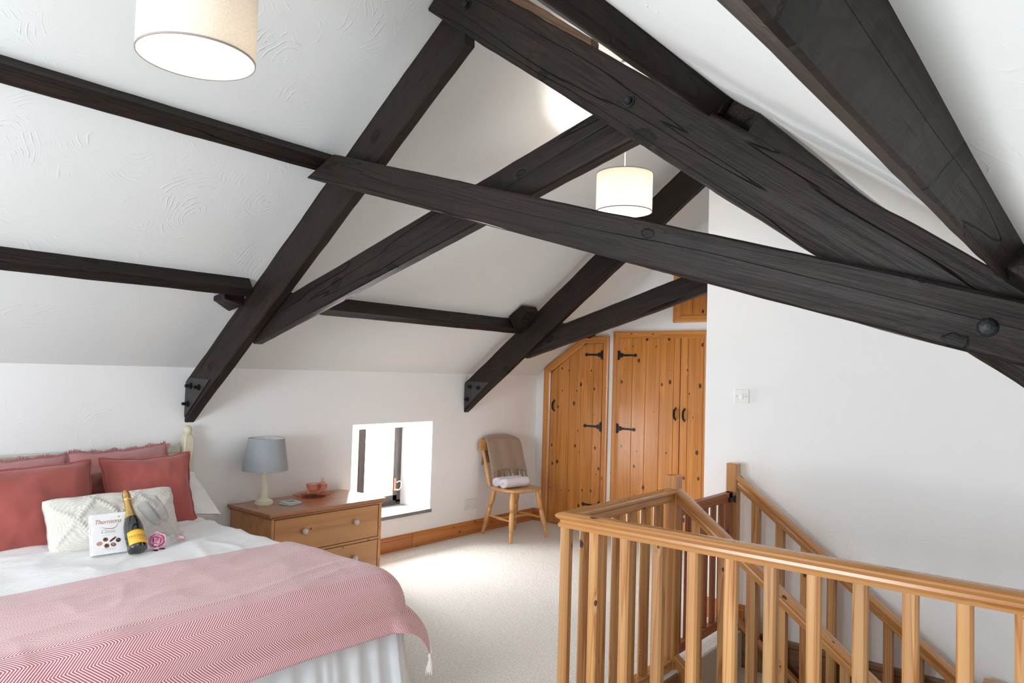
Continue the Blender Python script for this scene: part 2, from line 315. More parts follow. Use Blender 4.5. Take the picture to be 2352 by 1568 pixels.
# ------------------------------------------------------------------ mesh builder
class MB:
    def __init__(s): s.v = []; s.f = []; s.uv = None
    def add(s, vs, fs):
        o = len(s.v); s.v += [Vector(p) for p in vs]; s.f += [tuple(i + o for i in q) for q in fs]; return s
    def box(s, a, b, bev=0.0, seg=1):
        bm = bmesh.new(); bmesh.ops.create_cube(bm, size=1.0)
        a = Vector(a); b = Vector(b); c = (a + b) / 2; d = b - a
        for v in bm.verts: v.co = Vector((c[i] + v.co[i] * d[i] for i in range(3)))
        if bev: bmesh.ops.bevel(bm, geom=bm.edges[:], offset=bev, segments=seg, affect='EDGES', profile=0.5)
        s.frombm(bm); bm.free(); return s
    def frombm(s, bm):
        bm.verts.index_update(); s.add([v.co.copy() for v in bm.verts], [[v.index for v in q.verts] for q in bm.faces])
    def rings(s, rs, cap=True, closed=True):
        n = len(rs[0]); o = len(s.v)
        for q in rs: s.v += [Vector(p) for p in q]
        for i in range(len(rs) - 1):
            for j in range(n if closed else n - 1):
                k = (j + 1) % n
                s.f.append((o + i * n + j, o + i * n + k, o + (i + 1) * n + k, o + (i + 1) * n + j))
        if cap and closed:
            s.f.append(tuple(o + j for j in range(n))[::-1]); s.f.append(tuple(o + (len(rs) - 1) * n + j for j in range(n)))
        return s
    def prism(s, poly, a, b, axis='y', bev=0.0):
        """poly: list of 2-D points, extruded from a to b along axis."""
        def P(p, t): return {'y': (p[0], t, p[1]), 'x': (t, p[0], p[1]), 'z': (p[0], p[1], t)}[axis]
        bm = bmesh.new(); A = [bm.verts.new(P(p, a)) for p in poly]; B = [bm.verts.new(P(p, b)) for p in poly]; n = len(poly)
        bm.faces.new(A); bm.faces.new(B[::-1])
        for i in range(n): bm.faces.new((A[i], B[i], B[(i + 1) % n], A[(i + 1) % n]))
        bmesh.ops.recalc_face_normals(bm, faces=bm.faces[:])
        if bev: bmesh.ops.bevel(bm, geom=bm.edges[:], offset=bev, segments=1, affect='EDGES')
        s.frombm(bm); bm.free(); return s
    def lathe(s, prof, origin=(0, 0, 0), axis=(0, 0, 1), seg=24, cap=True):
        ax = Vector(axis).normalized(); q = ax.to_track_quat('Z', 'Y'); o = Vector(origin)
        rs = [[o + q @ Vector((r * math.cos(2 * PI * k / seg), r * math.sin(2 * PI * k / seg), z)) for k in range(seg)] for r, z in prof]
        return s.rings(rs, cap)
    def tube(s, pts, rad, seg=8, cap=True, flat=None):
        pts = [Vector(p) for p in pts]; rs = []
        up = Vector((0, 0, 1))
        for i, p in enumerate(pts):
            t = (pts[min(i + 1, len(pts) - 1)] - pts[max(i - 1, 0)]).normalized()
            x = t.cross(up)
            if x.length < 1e-3: x = t.cross(Vector((1, 0, 0)))
            x.normalize(); y = x.cross(t).normalized(); rr = rad[i] if isinstance(rad, (list, tuple)) else rad
            rs.append([p + (x * math.cos(2 * PI * k / seg) + y * math.sin(2 * PI * k / seg) * (flat or 1)) * rr for k in range(seg)])
        return s.rings(rs, cap)
    def sweep(s, prof, a, b, up=(0, 0, 1)):
        """closed 2-D profile (across, up) swept straight from a to b, kept vertical at its ends."""
        a = Vector(a); b = Vector(b); d = (b - a); h = Vector((d.x, d.y, 0)).normalized(); x = Vector((h.y, -h.x, 0)); up = Vector(up)
        return s.rings([[p + x * q[0] + up * q[1] for q in prof] for p in (a, b)])
    def grid(s, fn, nu, nv, uvfn=None):
        o = len(s.v)
        for i in range(nu + 1):
            for j in range(nv + 1): s.v.append(Vector(fn(i / nu, j / nv)))
        if uvfn:
            s.uv = s.uv or {}
            for i in range(nu + 1):
                for j in range(nv + 1): s.uv[o + i * (nv + 1) + j] = uvfn(i / nu, j / nv)
        for i in range(nu):
            for j in range(nv):
                a = o + i * (nv + 1) + j; s.f.append((a, a + nv + 1, a + nv + 2, a + 1))
        return s
    def xf(s, m):
        s.v = [m @ p for p in s.v]; return s

WORLD = {}
def wm(o): return WORLD.get(o.name, Matrix.Identity(4))
def obj(name, mb, mat, parent=None, frame=None, smooth=False, angle=None, solid=0.0, subsurf=0):
    """mesh data in world coordinates -> one object whose own frame is `frame` (default: the centre of the mesh)."""
    if frame is None:
        n = len(mb.v); lo = Vector((min(p[i] for p in mb.v) for i in range(3))); hi = Vector((max(p[i] for p in mb.v) for i in range(3)))
        frame = Matrix.Translation(((lo.x + hi.x) / 2, (lo.y + hi.y) / 2, lo.z))
    inv = frame.inverted()
    me = bpy.data.meshes.new(name); me.from_pydata([inv @ p for p in mb.v], [], mb.f)
    if mb.uv:
        ul = me.uv_layers.new(name='UVMap')
        for l in me.loops: ul.data[l.index].uv = mb.uv.get(l.vertex_index, (0, 0))
    bm = bmesh.new(); bm.from_mesh(me)
    if not mb.uv: bmesh.ops.remove_doubles(bm, verts=bm.verts, dist=1e-6)
    bmesh.ops.recalc_face_normals(bm, faces=bm.faces[:]); bm.to_mesh(me); bm.free()
    me.materials.append(M[mat] if isinstance(mat, str) else mat)
    o = bpy.data.objects.new(name, me); COL.objects.link(o)
    if smooth:
        for p in me.polygons: p.use_smooth = True
        if angle is not None: me.set_sharp_from_angle(angle=math.radians(angle))
    if solid:
        md = o.modifiers.new('thickness', 'SOLIDIFY'); md.thickness = solid; md.offset = 0
    if subsurf:
        md = o.modifiers.new('smooth', 'SUBSURF'); md.levels = subsurf; md.render_levels = subsurf
    WORLD[o.name] = frame
    if parent is not None:
        o.parent = parent; o.matrix_local = wm(parent).inverted() @ frame
    else: o.matrix_world = frame
    return o
def tag(o, label=None, cat=None, group=None, kind=None):
    if label: o['label'] = label
    if cat: o['category'] = cat
    if group: o['group'] = group
    if kind: o['kind'] = kind
    return o
def thing(name, label, cat, loc, group=None):
    o = bpy.data.objects.new(name, None); COL.objects.link(o); o.empty_display_size = 0.1
    o.matrix_world = Matrix.Translation(loc); WORLD[o.name] = Matrix.Translation(loc)
    return tag(o, label, cat, group)
def struct(name, mb, mat, **kw):
    o = obj(name, mb, mat, **kw); o['kind'] = 'structure'; return o
def dup(o, xform, parent=None):
    """copy of a thing with its parts and sub-parts; xform acts in world space."""
    c = o.copy(); COL.objects.link(c); fr = xform @ wm(o); WORLD[c.name] = fr
    if parent is None: c.parent = None; c.matrix_world = fr
    else: c.parent = parent; c.matrix_local = wm(parent).inverted() @ fr
    for ch in list(o.children): dup(ch, xform, c)
    return c
def frame_x(origin, d, up=(0, 0, 1)):
    """right-handed frame whose X axis runs along d."""
    x = Vector(d).normalized(); z = Vector(up); y = z.cross(x)
    if y.length < 1e-4: y = Vector((0, 1, 0)).cross(x)
    y.normalize(); z = x.cross(y)
    return Matrix.Translation(origin) @ Matrix((x, y, z)).transposed().to_4x4()
def text_mb(body, size, shear=0.0, spacing=1.0, extrude=0.0002, offset=0.0):
    cu = bpy.data.curves.new('lettering', 'FONT'); cu.body = body; cu.size = size; cu.shear = shear; cu.space_character = spacing
    cu.extrude = extrude; cu.offset = offset; cu.align_x = 'CENTER'; cu.resolution_u = 3
    o = bpy.data.objects.new('lettering', cu); COL.objects.link(o)
    dg = bpy.context.evaluated_depsgraph_get(); me = bpy.data.meshes.new_from_object(o.evaluated_get(dg))
    mb = MB().add([v.co.copy() for v in me.vertices], [tuple(p.vertices) for p in me.polygons])
    bpy.data.objects.remove(o); bpy.data.curves.remove(cu); bpy.data.meshes.remove(me); return mb
def nz(p, s=1.0): return noise.noise(Vector(p) * s)

def timber(name, A, B, parent=None, frame=None, nseg=28, jit=0.004, cham=0.008, mat='beam', seed=0, **kw):
    """hewn timber between two quads of corners A and B (same order), arrises chamfered and slightly wandering."""
    A = [Vector(p) for p in A]; B = [Vector(p) for p in B]; n = len(A); rs = []
    for i in range(nseg + 1):
        t = i / nseg; q = [a.lerp(b, t) for a, b in zip(A, B)]; c = sum(q, Vector()) / n; ring = []
        for k, p in enumerate(q):
            e0 = (q[k - 1] - p); e1 = (q[(k + 1) % n] - p)
            ch = cham * (0.7 + 0.6 * abs(nz((seed + k * 3.1, t * 5, 0))))
            for e in (e0, e1):
                w = p + e.normalized() * min(ch, e.length * 0.4)
                w = w + (w - c).normalized() * jit * 0.75 * (0.35 * nz((seed * 7.7 + k * 5.3, t * 7.0, 1.5)) + 0.7 * nz((seed + k, t * 31.0, 4.5)))
                ring.append(w)
        rs.append(ring)
    mb = MB().rings(rs)
    if frame is None: frame = frame_x(sum(A, Vector()) / n, sum(B, Vector()) / n - sum(A, Vector()) / n)
    return obj(name, mb, mat, parent, frame, **kw)

# ================================================================== ROOM SHELL
RX, RZ = 2.23, 3.10
XR, YN, YF, YW = 4.55, -1.5, 5.61, 4.13
def zl(x): return 1.37 + 0.775 * x
def zr(x): return 3.10 - 0.745 * (x - RX)
# carpeted floor with the stair opening left out
fl = MB()
fl.box((-0.02, YN, -0.25), (2.66, YF, 0)); fl.box((2.66, YN, -0.25), (XR, 2.43, 0)); fl.box((2.66, YW + 0.12, -0.25), (XR, YF, 0))
struct('floor', fl, 'carpet', frame=Matrix())
lo = MB().box((2.5, 2.2, -2.7), (XR + 0.1, YW, -2.6)); struct('floor', lo, 'carpet', frame=Matrix())
# left knee wall with the deep window opening
wl = MB()
Y0_, Y1_ = YN - 0.1, YF + 0.12
wl.add([(0, Y0_, -.05), (0, 3.41, -.05), (0, 4.22, -.05), (0, Y1_, -.05), (0, Y0_, .262), (0, 3.41, .262), (0, 4.22, .262), (0, Y1_, .262),
        (0, Y0_, .98), (0, 3.41, .98), (0, 4.22, .98), (0, Y1_, .98), (0, Y0_, 1.4), (0, 3.41, 1.4), (0, 4.22, 1.4), (0, Y1_, 1.4),
        (-.45, 3.41, .262), (-.45, 4.145, .262), (-.45, 3.41, .875), (-.45, 4.145, .875),
        (-.45, Y0_, -.05), (-.45, Y1_, -.05), (-.45, Y0_, 1.3), (-.45, Y1_, 1.3)],
       [(0, 1, 5, 4), (1, 2, 6, 5), (2, 3, 7, 6), (4, 5, 9, 8), (6, 7, 11, 10), (8, 9, 13, 12), (9, 10, 14, 13), (10, 11, 15, 14),
        (5, 6, 17, 16), (6, 10, 19, 17), (10, 9, 18, 19), (9, 5, 16, 18), (12, 13, 14, 15, 23, 22), (3, 2, 1, 0, 20, 21),
        (0, 4, 8, 12, 22, 20), (3, 21, 23, 15, 11, 7), (20, 22, 18, 16), (21, 17, 19, 23), (22, 23, 19, 18), (20, 16, 17, 21)])
struct('wall_left', wl, 'plaster', frame=Matrix())
# slopes of the roof
cl = MB()
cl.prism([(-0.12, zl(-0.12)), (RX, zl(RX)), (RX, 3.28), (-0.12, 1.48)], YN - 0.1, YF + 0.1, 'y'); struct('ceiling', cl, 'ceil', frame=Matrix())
cr = MB()
def crf(a, b):
    x = RX + (4.75 - RX) * a; y = YN - 0.1 + (YF - YN + 0.2) * b
    s = -0.016 * math.exp(-((x - 3.60) / 0.05) ** 2) + 0.010 * math.exp(-((x - 3.47) / 0.05) ** 2)
    edge = min(1.0, max(0.0, (x - RX) * 4)) * 1.0
    return (x, y, zr(x) + s * (0.7 + 0.6 * nz((x, y * 0.8, 2))) + 0.006 * nz((x * 2, y * 1.1, 7)) * edge)
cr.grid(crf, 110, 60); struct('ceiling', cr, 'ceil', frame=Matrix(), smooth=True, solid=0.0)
ct = MB().prism([(RX, RZ + 0.05), (4.80, zr(4.8) + 0.05), (4.8, 1.55), (RX, 3.28)], YN - 0.1, YF + 0.1, 'y'); struct('roof', ct, 'plaster', frame=Matrix())
# gables
gab = [(-0.2, -0.2), (XR + 0.15, -0.2), (XR + 0.15, 1.42), (RX, 3.16), (-0.2, 1.30)]
struct('wall_far', MB().prism(gab, YF, YF + 0.15, 'y'), 'plaster_smooth', frame=Matrix())
wn = MB()
WX0, WX1, WZ0, WZ1 = 1.35, 3.25, 0.55, 1.60
wn.prism([(-0.2, -0.2), (XR + 0.15, -0.2), (XR + 0.15, WZ0), (-0.2, WZ0)], YN - 0.15, YN, 'y')
wn.prism([(-0.2, WZ0), (WX0, WZ0), (WX0, WZ1), (-0.2, 1.30)], YN - 0.15, YN, 'y')
wn.prism([(XR + 0.15, WZ0), (XR + 0.15, 1.42), (RX, 3.16), (WX1, WZ1), (WX1, WZ0)], YN - 0.15, YN, 'y')
wn.prism([(WX0, WZ1), (WX1, WZ1), (RX, 3.16)], YN - 0.15, YN, 'y')
struct('wall_near', wn, 'plaster_smooth', frame=Matrix())
w2b = MB()
for q0, q1 in (((WX0, WZ0), (WX1, WZ0 + .05)), ((WX0, WZ1 - .05), (WX1, WZ1)), ((WX0, WZ0), (WX0 + .05, WZ1)), ((WX1 - .05, WZ0), (WX1, WZ1)), ((2.28, WZ0), (2.32, WZ1))): w2b.box((q0[0], YN - 0.1, q0[1]), (q1[0], YN - 0.05, q1[1]))
w2 = struct('window_2', w2b, 'win_frame', frame=Matrix())
# right knee wall and the wall across the stairwell
struct('wall_right', MB().box((XR, YN, -2.7), (XR + 0.15, YW, 1.40)), 'plaster_smooth', frame=Matrix())
ws = MB()
ws.prism([(2.385, -2.7), (XR + 0.05, -2.7), (XR + 0.05, zr(XR + 0.05) + 0.03), (2.385, zr(2.385) + 0.03)], YW, YW + 0.12, 'y')
ws.box((2.385, YW + 0.1, -0.02), (2.505, YF + 0.02, 2.96))
struct('wall_stair', ws, 'plaster', frame=Matrix())
lw = MB(); lw.box((2.56, 2.33, -2.7), (2.66, YW, -0.25)); lw.box((2.56, 2.33, -2.7), (XR, 2.43, -0.25))
struct('wall_below', lw, 'plaster_smooth', frame=Matrix())

# skirting boards
def skirt(a, b, name, inward):
    a = Vector(a); b = Vector(b); n = Vector(inward)
    prof = [(0, 0), (0.020, 0), (0.020, 0.082), (0.016, 0.088), (0.016, 0.094), (0.010, 0.106), (0.006, 0.112), (0, 0.112)]
    mb = MB().rings([[p + n * q[0] + Vector((0, 0, q[1])) for q in prof] for p in (a, b)])
    return struct(name, mb, 'skirt_pine', frame=frame_x(a, b - a))
skirt((0, YN, 0), (0, 4.02, 0), 'baseboard_left', (1, 0, 0))
skirt((0, 4.024, 0), (0, YF, 0), 'baseboard_left', (1, 0, 0))
skirt((0, YF, 0), (0.098, YF, 0), 'baseboard_far', (0, -1, 0))
skirt((2.39, YW, 0), (2.645, YW, 0), 'baseboard_right', (0, -1, 0))

# ---- window 1 in the knee wall
XWN = -0.30
w1 = MB()
w1.box((XWN - 0.05, 3.40, 0.278), (XWN, 4.17, 0.318)); w1.box((XWN - 0.05, 3.40, 0.955), (XWN, 4.19, 1.0))
w1.box((XWN - 0.05, 4.118, 0.30), (XWN, 4.165, 0.99)); w1.box((XWN - 0.05, 3.40, 0.30), (XWN, 3.43, 0.99))
win = struct('window_1', w1, 'win_frame', frame=Matrix.Translation((XWN, 3.8, 0.28)))
def sash(y0, y1, z0, z1, wd, nm):
    m_ = MB(); x0, x1 = XWN - 0.03, XWN + 0.012
    m_.box((x0, y0, z0), (x1, y0 + wd, z1), 0.002); m_.box((x0, y1 - wd, z0), (x1, y1, z1), 0.002)
    m_.box((x0, y0, z0), (x1, y1, z0 + wd), 0.002); m_.box((x0, y0, z1 - wd), (x1, y1, z1), 0.002)
    s = obj(nm, m_, 'win_frame', win)
    obj('pane', MB().box((XWN - 0.012, y0 + wd - .004, z0 + wd - .004), (XWN - 0.008, y1 - wd + .004, z1 - wd + .004)), 'pane', s)
    return s
sash(3.43, 3.73, 0.318, 0.97, 0.026, 'sash'); s2 = sash(3.73, 4.12, 0.318, 0.97, 0.045, 'sash')
hp = []
for k in range(15):
    a = -0.5 * PI + PI * 1.25 * k / 14
    hp.append((XWN + 0.055 + 0.005 * math.sin(a), 4.098 + 0.030 * math.cos(a), 0.445 + 0.036 * math.sin(a)))
obj('handle', MB().tube(hp, 0.0045, 8), 'chrome', s2, smooth=True)
obj('handle_plate', MB().box((XWN + 0.012, 4.083, 0.395), (XWN + 0.020, 4.103, 0.50), 0.003).tube([(XWN + 0.015, 4.093, 0.408), (XWN + 0.06, 4.098, 0.409)], 0.006), 'copper', s2)
sl = MB()
for i in range(12):
    pass
def slf(a, b): pass
poly = [(-0.44, 3.40), (-0.44, 4.16)] + [(0.0, 4.222)] + [(0.022 + 0.006 * nz((k * 1.7, 3, 1)), 4.222 - 0.818 * k / 16) for k in range(17)] + [(0.0, 3.40)]
sl.prism(poly, 0.252, 0.279, 'z', 0.002); struct('window_sill', sl, 'slate', parent=win)

# ---- doors in the far gable
def up_frame(x, y, z): return frame_x((x, y, z), (0, 0, 1), (0, -1, 0))
def architrave(path, name, parent, yb=YF, wd=0.066):
    """moulded frame following a polyline in the wall plane (x,z), the inner side on the right of travel."""
    prof = [(0, 0.0), (0, 0.022), (0.012, 0.026), (0.030, 0.024), (0.036, 0.018), (0.050, 0.020), (0.058, 0.012), (wd, 0.008), (wd, 0.0)]
    P = [Vector((p[0], p[1])) for p in path]; mb = MB()
    def nrm(a, b):
        d = (b - a).normalized(); return Vector((d.y, -d.x))
    rs = []
    for i, p in enumerate(P):
        if i == 0: n_ = nrm(P[0], P[1]); k = 1
        elif i == len(P) - 1: n_ = nrm(P[-2], P[-1]); k = 1
        else:
            n1, n2 = nrm(P[i - 1], p), nrm(p, P[i + 1]); n_ = (n1 + n2).normalized(); k = 1 / max(0.3, n_.dot(n1))
        rs.append([Vector((p.x + n_.x * q[0] * k, yb - q[1], p.y + n_.y * q[0] * k)) for q in prof])
    for a, b in zip(rs[:-1], rs[1:]):
        m1 = MB().rings([a, b]); d = sum(b, Vector()) / len(b) - sum(a, Vector()) / len(a)
        obj(name, m1, 'frame_pine', parent, frame_x(sum(a, Vector()) / len(a), d, (0, -1, 0)))
def planks(xs, ztop, z0, name, parent, y0=YF - 0.014):
    mb = MB()
    for a, b in zip(xs[:-1], xs[1:]):
        za, zb = ztop(a), ztop(b)
        pts = [(a + 0.0012, z0), (b - 0.0012, z0), (b - 0.0012, zb)]
        for q in (0.55,):
            xm = (a + b) / 2; pts.append((xm, ztop(xm)))
        pts.append((a + 0.0012, za)); mb.prism(pts, y0, YF - 0.001, 'y', 0.0025)
    return obj(name, mb, 'door_pine', parent, up_frame(xs[0], y0, z0))
def hinge(x, z, sx, parent):
    y = YF - 0.0145; L = 0.185
    pl = [(0, -0.045), (0.016, -0.038), (0.020, -0.018), (0.040, -0.020), (0.052, -0.010), (L - 0.03, -0.0075), (L - 0.022, -0.015), (L - 0.012, -0.016), (L - 0.010, -0.006), (L, -0.011),
          (L, 0.011), (L - 0.010, 0.006), (L - 0.012, 0.016), (L - 0.022, 0.015), (L - 0.03, 0.0075), (0.052, 0.010), (0.040, 0.020), (0.020, 0.018), (0.016, 0.038), (0, 0.045)]
    pts = [(x + sx * a, z + b) for a, b in pl]
    mb = MB().prism(pts, y - 0.004, y, 'y').lathe([(0.005, -0.042), (0.005, 0.042)], (x, y - 0.006, z), seg=10)
    for a, b in ((0.008, -0.028), (0.008, 0.028), (0.06, 0), (0.12, 0)): mb.lathe([(0.0035, 0), (0.003, 0.002), (0.0, 0.003)], (x + sx * a, y - 0.004, z + b), (0, -1, 0), 8)
    return obj('hinge', mb, 'iron', parent)
def pull(x, z, parent):
    y = YF - 0.014; mb = MB(); pts = []; rad = []
    for k in range(17):
        a = PI * k / 16; pts.append((x, y - 0.004 - 0.028 * math.sin(a), z + 0.042 * math.cos(a))); rad.append(0.006 + 0.004 * math.sin(a))
    mb.tube(pts, rad, 8)
    for s in (-1, 1): mb.prism([(x - 0.009, z + s * 0.038), (x + 0.009, z + s * 0.038), (x + 0.006, z + s * 0.052), (x, z + s * 0.060), (x - 0.006, z + s * 0.052)], y - 0.004, y, 'y')
    return obj('door_handle', mb, 'iron', parent, smooth=False)
def backing(x0, x1, z0, z1f, name):
    return MB().prism([(x0, z0), (x1, z0), (x1, z1f(x1)), ((x0 + x1) / 2, z1f((x0 + x1) / 2)), (x0, z1f(x0))], YF - 0.004, YF, 'y')
top1 = lambda x: min(1.399 + (x - 0.183) * 0.742, 1.671)
d1 = struct('door_1', MB().prism([(0.17, 0.0), (0.755, 0.0), (0.755, 1.69), (0.54, 1.69), (0.17, 1.41)], YF - 0.006, YF, 'y'), 'groove', frame=Matrix.Translation((0.45, YF, 0)))
architrave([(0.098, 0.0), (0.098, 1.437), (0.530, 1.744), (0.805, 1.744), (0.805, 0.0)], 'door_frame', d1)
lf = planks([0.176, 0.254, 0.388, 0.517, 0.645, 0.739], lambda x: top1(x) + 0.006, 0.004, 'door_panel', d1)
for z in (1.575, 0.930, 0.225): hinge(0.741, z, -1, lf)
pull(0.221, 1.095, lf)
d2 = struct('door_2', MB().box((0.90, YF - 0.006, 0.0), (1.72, YF, 1.73)), 'groove', frame=Matrix.Translation((1.3, YF, 0)))
architrave([(0.853, 0.0), (0.853, 1.783), (1.766, 1.783), (1.766, 0.0)], 'door_frame', d2)
la = planks([0.914, 1.046, 1.175, 1.310, 1.440, 1.497], lambda x: 1.722, 0.004, 'door_panel', d2)
lb = planks([1.501, 1.568, 1.700], lambda x: 1.722, 0.004, 'door_panel', d2, YF - 0.012)
for z in (1.573, 0.930, 0.225): hinge(0.905, z, 1, la)
pull(1.464, 1.088, la); pull(1.545, 1.084, lb)
d3 = struct('door_3', MB().box((1.48, YF - 0.006, 1.88), (1.98, YF, 2.42)), 'groove', frame=Matrix.Translation((1.7, YF, 1.9)))
architrave([(1.427, 1.851), (1.427, 2.44), (2.03, 2.44), (2.03, 1.851), (1.427, 1.851)], 'door_frame', d3)
planks([1.492, 1.600, 1.72, 1.84, 1.965], lambda x: 2.375, 1.916, 'door_panel', d3)

# ================================================================== ROOF TIMBERS
def lr_top(x): return 1.295 + 0.78 * x
def lr_bot(x): return 1.043 + 0.78 * x
def rr_top(x): return 2.563 - 0.741 * (x - 2.856)
def rr_bot(x): return 2.696 - 0.735 * (x - 2.324)
def sr_top(x): return 2.131 - 0.291 * (x - 2.264)
def sr_bot(x): return 1.965 - 0.300 * (x - 2.363)
def sl_top(x): return 1.777 + 0.312 * (x - 0.947)
def sl_bot(x): return 1.536 + 0.302 * (x - 0.681)
def quad(p0, p1, y0, y1):   # p0 = top (x,z), p1 = bottom (x,z)
    return [(p0[0], y0, p0[1]), (p0[0], y1, p0[1]), (p1[0], y1, p1[1]), (p1[0], y0, p1[1])]
def bolt_mb(x, y, z, rad=0.016, ln=0.02):
    return MB().lathe([(rad * 1.5, 0), (rad * 1.5, 0.004), (rad, 0.004), (rad, ln * 0.7), (rad * 0.6, ln), (0.0, ln + 0.001)], (x, y, z), (0, -1, 0), 12)
def make_truss(YA, label, right_part, group):
    t = thing('roof_truss', label, 'roof truss', (0.3, YA, 1.04), group)
    yA, yB = YA, YA + 0.060
    timber('principal_rafter', quad((0.0, lr_top(0)), (0.0, lr_bot(0)), yA, yB), quad((2.19, lr_top(2.19)), (2.19, lr_bot(2.19)), yA, yB), t, nseg=60, jit=0.006, seed=1)
    if right_part:
        timber('principal_rafter', quad((2.11, 2.998), (2.022, 2.919), yA - 0.060, yA), quad((4.545, rr_top(4.545)), (4.545, rr_bot(4.545)), yA - 0.060, yA), t, nseg=2, jit=0, seed=2) if False else None
        A = quad((2.17, 3.045), (2.024, 2.917), yA - 0.060, yA); B = quad((4.545, rr_top(4.545)), (4.545, rr_bot(4.545)), yA - 0.060, yA)
        timber('principal_rafter', A, B, t, nseg=70, jit=0.006, seed=2)
        timber('scissor_brace', quad((1.50, 2.372), (1.297, 2.292), yA - 0.120, yA - 0.060), quad((4.25, sr_top(4.25)), (4.25, sr_bot(4.25)), yA - 0.120, yA - 0.060), t, nseg=70, jit=0.005, seed=3)
        timber('scissor_brace', quad((0.66, sl_top(0.66)), (0.60, sl_bot(0.60)), yB, yB + 0.062), quad((3.06, sl_top(3.06)), (3.00, sl_bot(3.0)), yB, yB + 0.062), t, nseg=60, jit=0.004, seed=4)
        for x, z, yy in ((3.012, 2.314, yA - 0.060), (2.251, 2.876, yA - 0.060), (4.02, 1.545, yA - 0.120), (3.30, 1.885, yA - 0.12)):
            pass
        obj('bolt', bolt_mb(3.012, yA - 0.060, 2.314, 0.014), 'iron', t); obj('bolt', bolt_mb(2.251, yA - 0.060, 2.872, 0.014), 'iron', t)
        obj('bolt', MB().lathe([(0.024, 0), (0.023, 0.004), (0.017, 0.009), (0.008, 0.012), (0.0, 0.013)], (4.058 - 0.030, yA - 0.120, 1.537), (0, -1, 0), 9), 'iron', t)
    else:
        timber('scissor_brace', quad((1.50, 2.372), (1.297, 2.292), yA - 0.120, yA - 0.060), quad((2.45, sr_top(2.45)), (2.45, sr_bot(2.45)), yA - 0.120, yA - 0.060), t, nseg=30, jit=0.005, seed=13)
        timber('scissor_brace', quad((0.66, sl_top(0.66)), (0.60, sl_bot(0.60)), yB, yB + 0.062), quad((2.44, sl_top(2.44)), (2.44, sl_bot(2.44)), yB, yB + 0.062), t, nseg=40, jit=0.004, seed=14)
    g = obj('gusset_plate', MB().prism([(0.004, 1.285), (0.060, 1.310), (0.276, 1.306), (0.012, 1.078), (0.004, 1.078)], yA - 0.007, yA - 0.001, 'y', 0.001), 'steel_plate', t)
    for x, z in ((0.068, 1.262), (0.162, 1.257), (0.042, 1.156)):
        obj('nut', MB().lathe([(0.020, 0), (0.020, 0.012), (0.010, 0.012), (0.010, 0.034), (0.0, 0.036)], (x, yA - 0.007, z), (0, -1, 0), 6), 'iron', g)
    return t
make_truss(2.155, 'nearer black timber roof truss crossing the whole picture, one foot above the headboard', True, 'roof trusses')
make_truss(4.590, 'farther black timber roof truss ending at the stair wall, foot above the wooden chair', False, 'roof trusses')

th = math.atan(0.775); UL = Vector((math.cos(th), 0, math.sin(th))); NL = Vector((math.sin(th), 0, -math.cos(th)))
def purlin_left(x, d, w, y0, y1, label, seed, d1=None):
    P = Vector((x, 0, zl(x)))
    def q(y, d): return [P + NL * (-0.02) + Vector((0, y, 0)), P + NL * d + Vector((0, y, 0)), P + NL * d - UL * w + Vector((0, y, 0)), P - UL * w - NL * 0.02 + Vector((0, y, 0))]
    o = timber('purlin', q(y0, d), q(y1, d1 or d), nseg=50, jit=0.004, cham=0.008, seed=seed)
    return tag(o, label, 'roof beam', 'purlins under the roof slopes')
pu = purlin_left(1.353, 0.056, 0.078, YN, 2.155, 'upper left purlin running beneath the large pendant lamp towards the nearer truss', 21)
pl = purlin_left(0.638, 0.084, 0.062, YN, 2.152, 'lower left purlin above the bed, below the upper one', 22)
pm = purlin_left(0.582, 0.100, 0.066, 2.285, 4.585, 'short purlin between the two trusses above the small window', 23)
purlin_left(0.60, 0.095, 0.066, 4.72, YF, 'far stub of purlin behind the farther truss beside the sloped door', 24)
timber('cleat', [(0.50, 2.03, 1.76), (0.60, 2.03, 1.78), (0.62, 2.03, 1.74), (0.50, 2.03, 1.735)], [(0.42, 2.153, 1.76), (0.60, 2.153, 1.79), (0.60, 2.153, 1.72), (0.44, 2.153, 1.69)], pl, nseg=6, jit=0.003)
timber('cleat', [(0.60, 4.42, 1.83), (0.74, 4.42, 1.92), (0.78, 4.42, 1.86), (0.66, 4.42, 1.74)], [(0.60, 4.588, 1.83), (0.74, 4.588, 1.92), (0.78, 4.588, 1.86), (0.66, 4.588, 1.74)], pm, nseg=4, jit=0.002)
tr_ = math.atan(0.745); VR = Vector((math.cos(tr_), 0, -math.sin(tr_))); NR = Vector((-math.sin(tr_), 0, -math.cos(tr_)))
def purlin_right(x, dA, wA, dB, wB, y0, y1, label, seed, jit=0.004):
    P = Vector((x, 0, zr(x)))
    def q(y, d, w): Y = Vector((0, y, 0)); return [P - NR * 0.02 + Y, P + NR * d + Y, P + NR * d - VR * w + Y, P - VR * w - NR * 0.02 + Y]
    o = timber('purlin', q(y0, dA, wA), q(y1, dB, wB), nseg=50, jit=jit, cham=0.006, seed=seed)
    return tag(o, label, 'roof beam', 'purlins under the roof slopes')
p1 = purlin_right(4.112, 0.082, 0.052, 0.068, 0.044, YN, 2.075, 'large near purlin across the top right corner of the picture', 31)
timber('cleat', [(4.07, 1.86, 1.735), (4.26, 1.86, 1.59), (4.21, 1.86, 1.545), (4.06, 1.86, 1.67)], [(4.07, 2.15, 1.735), (4.26, 2.15, 1.59), (4.21, 2.15, 1.53), (4.05, 2.15, 1.65)], p1, nseg=6)
p2 = purlin_right(3.345, 0.066, 0.095, 0.082, 0.095, YN, 2.12, 'upper right purlin ending in a sawn block over the nearer truss', 32)
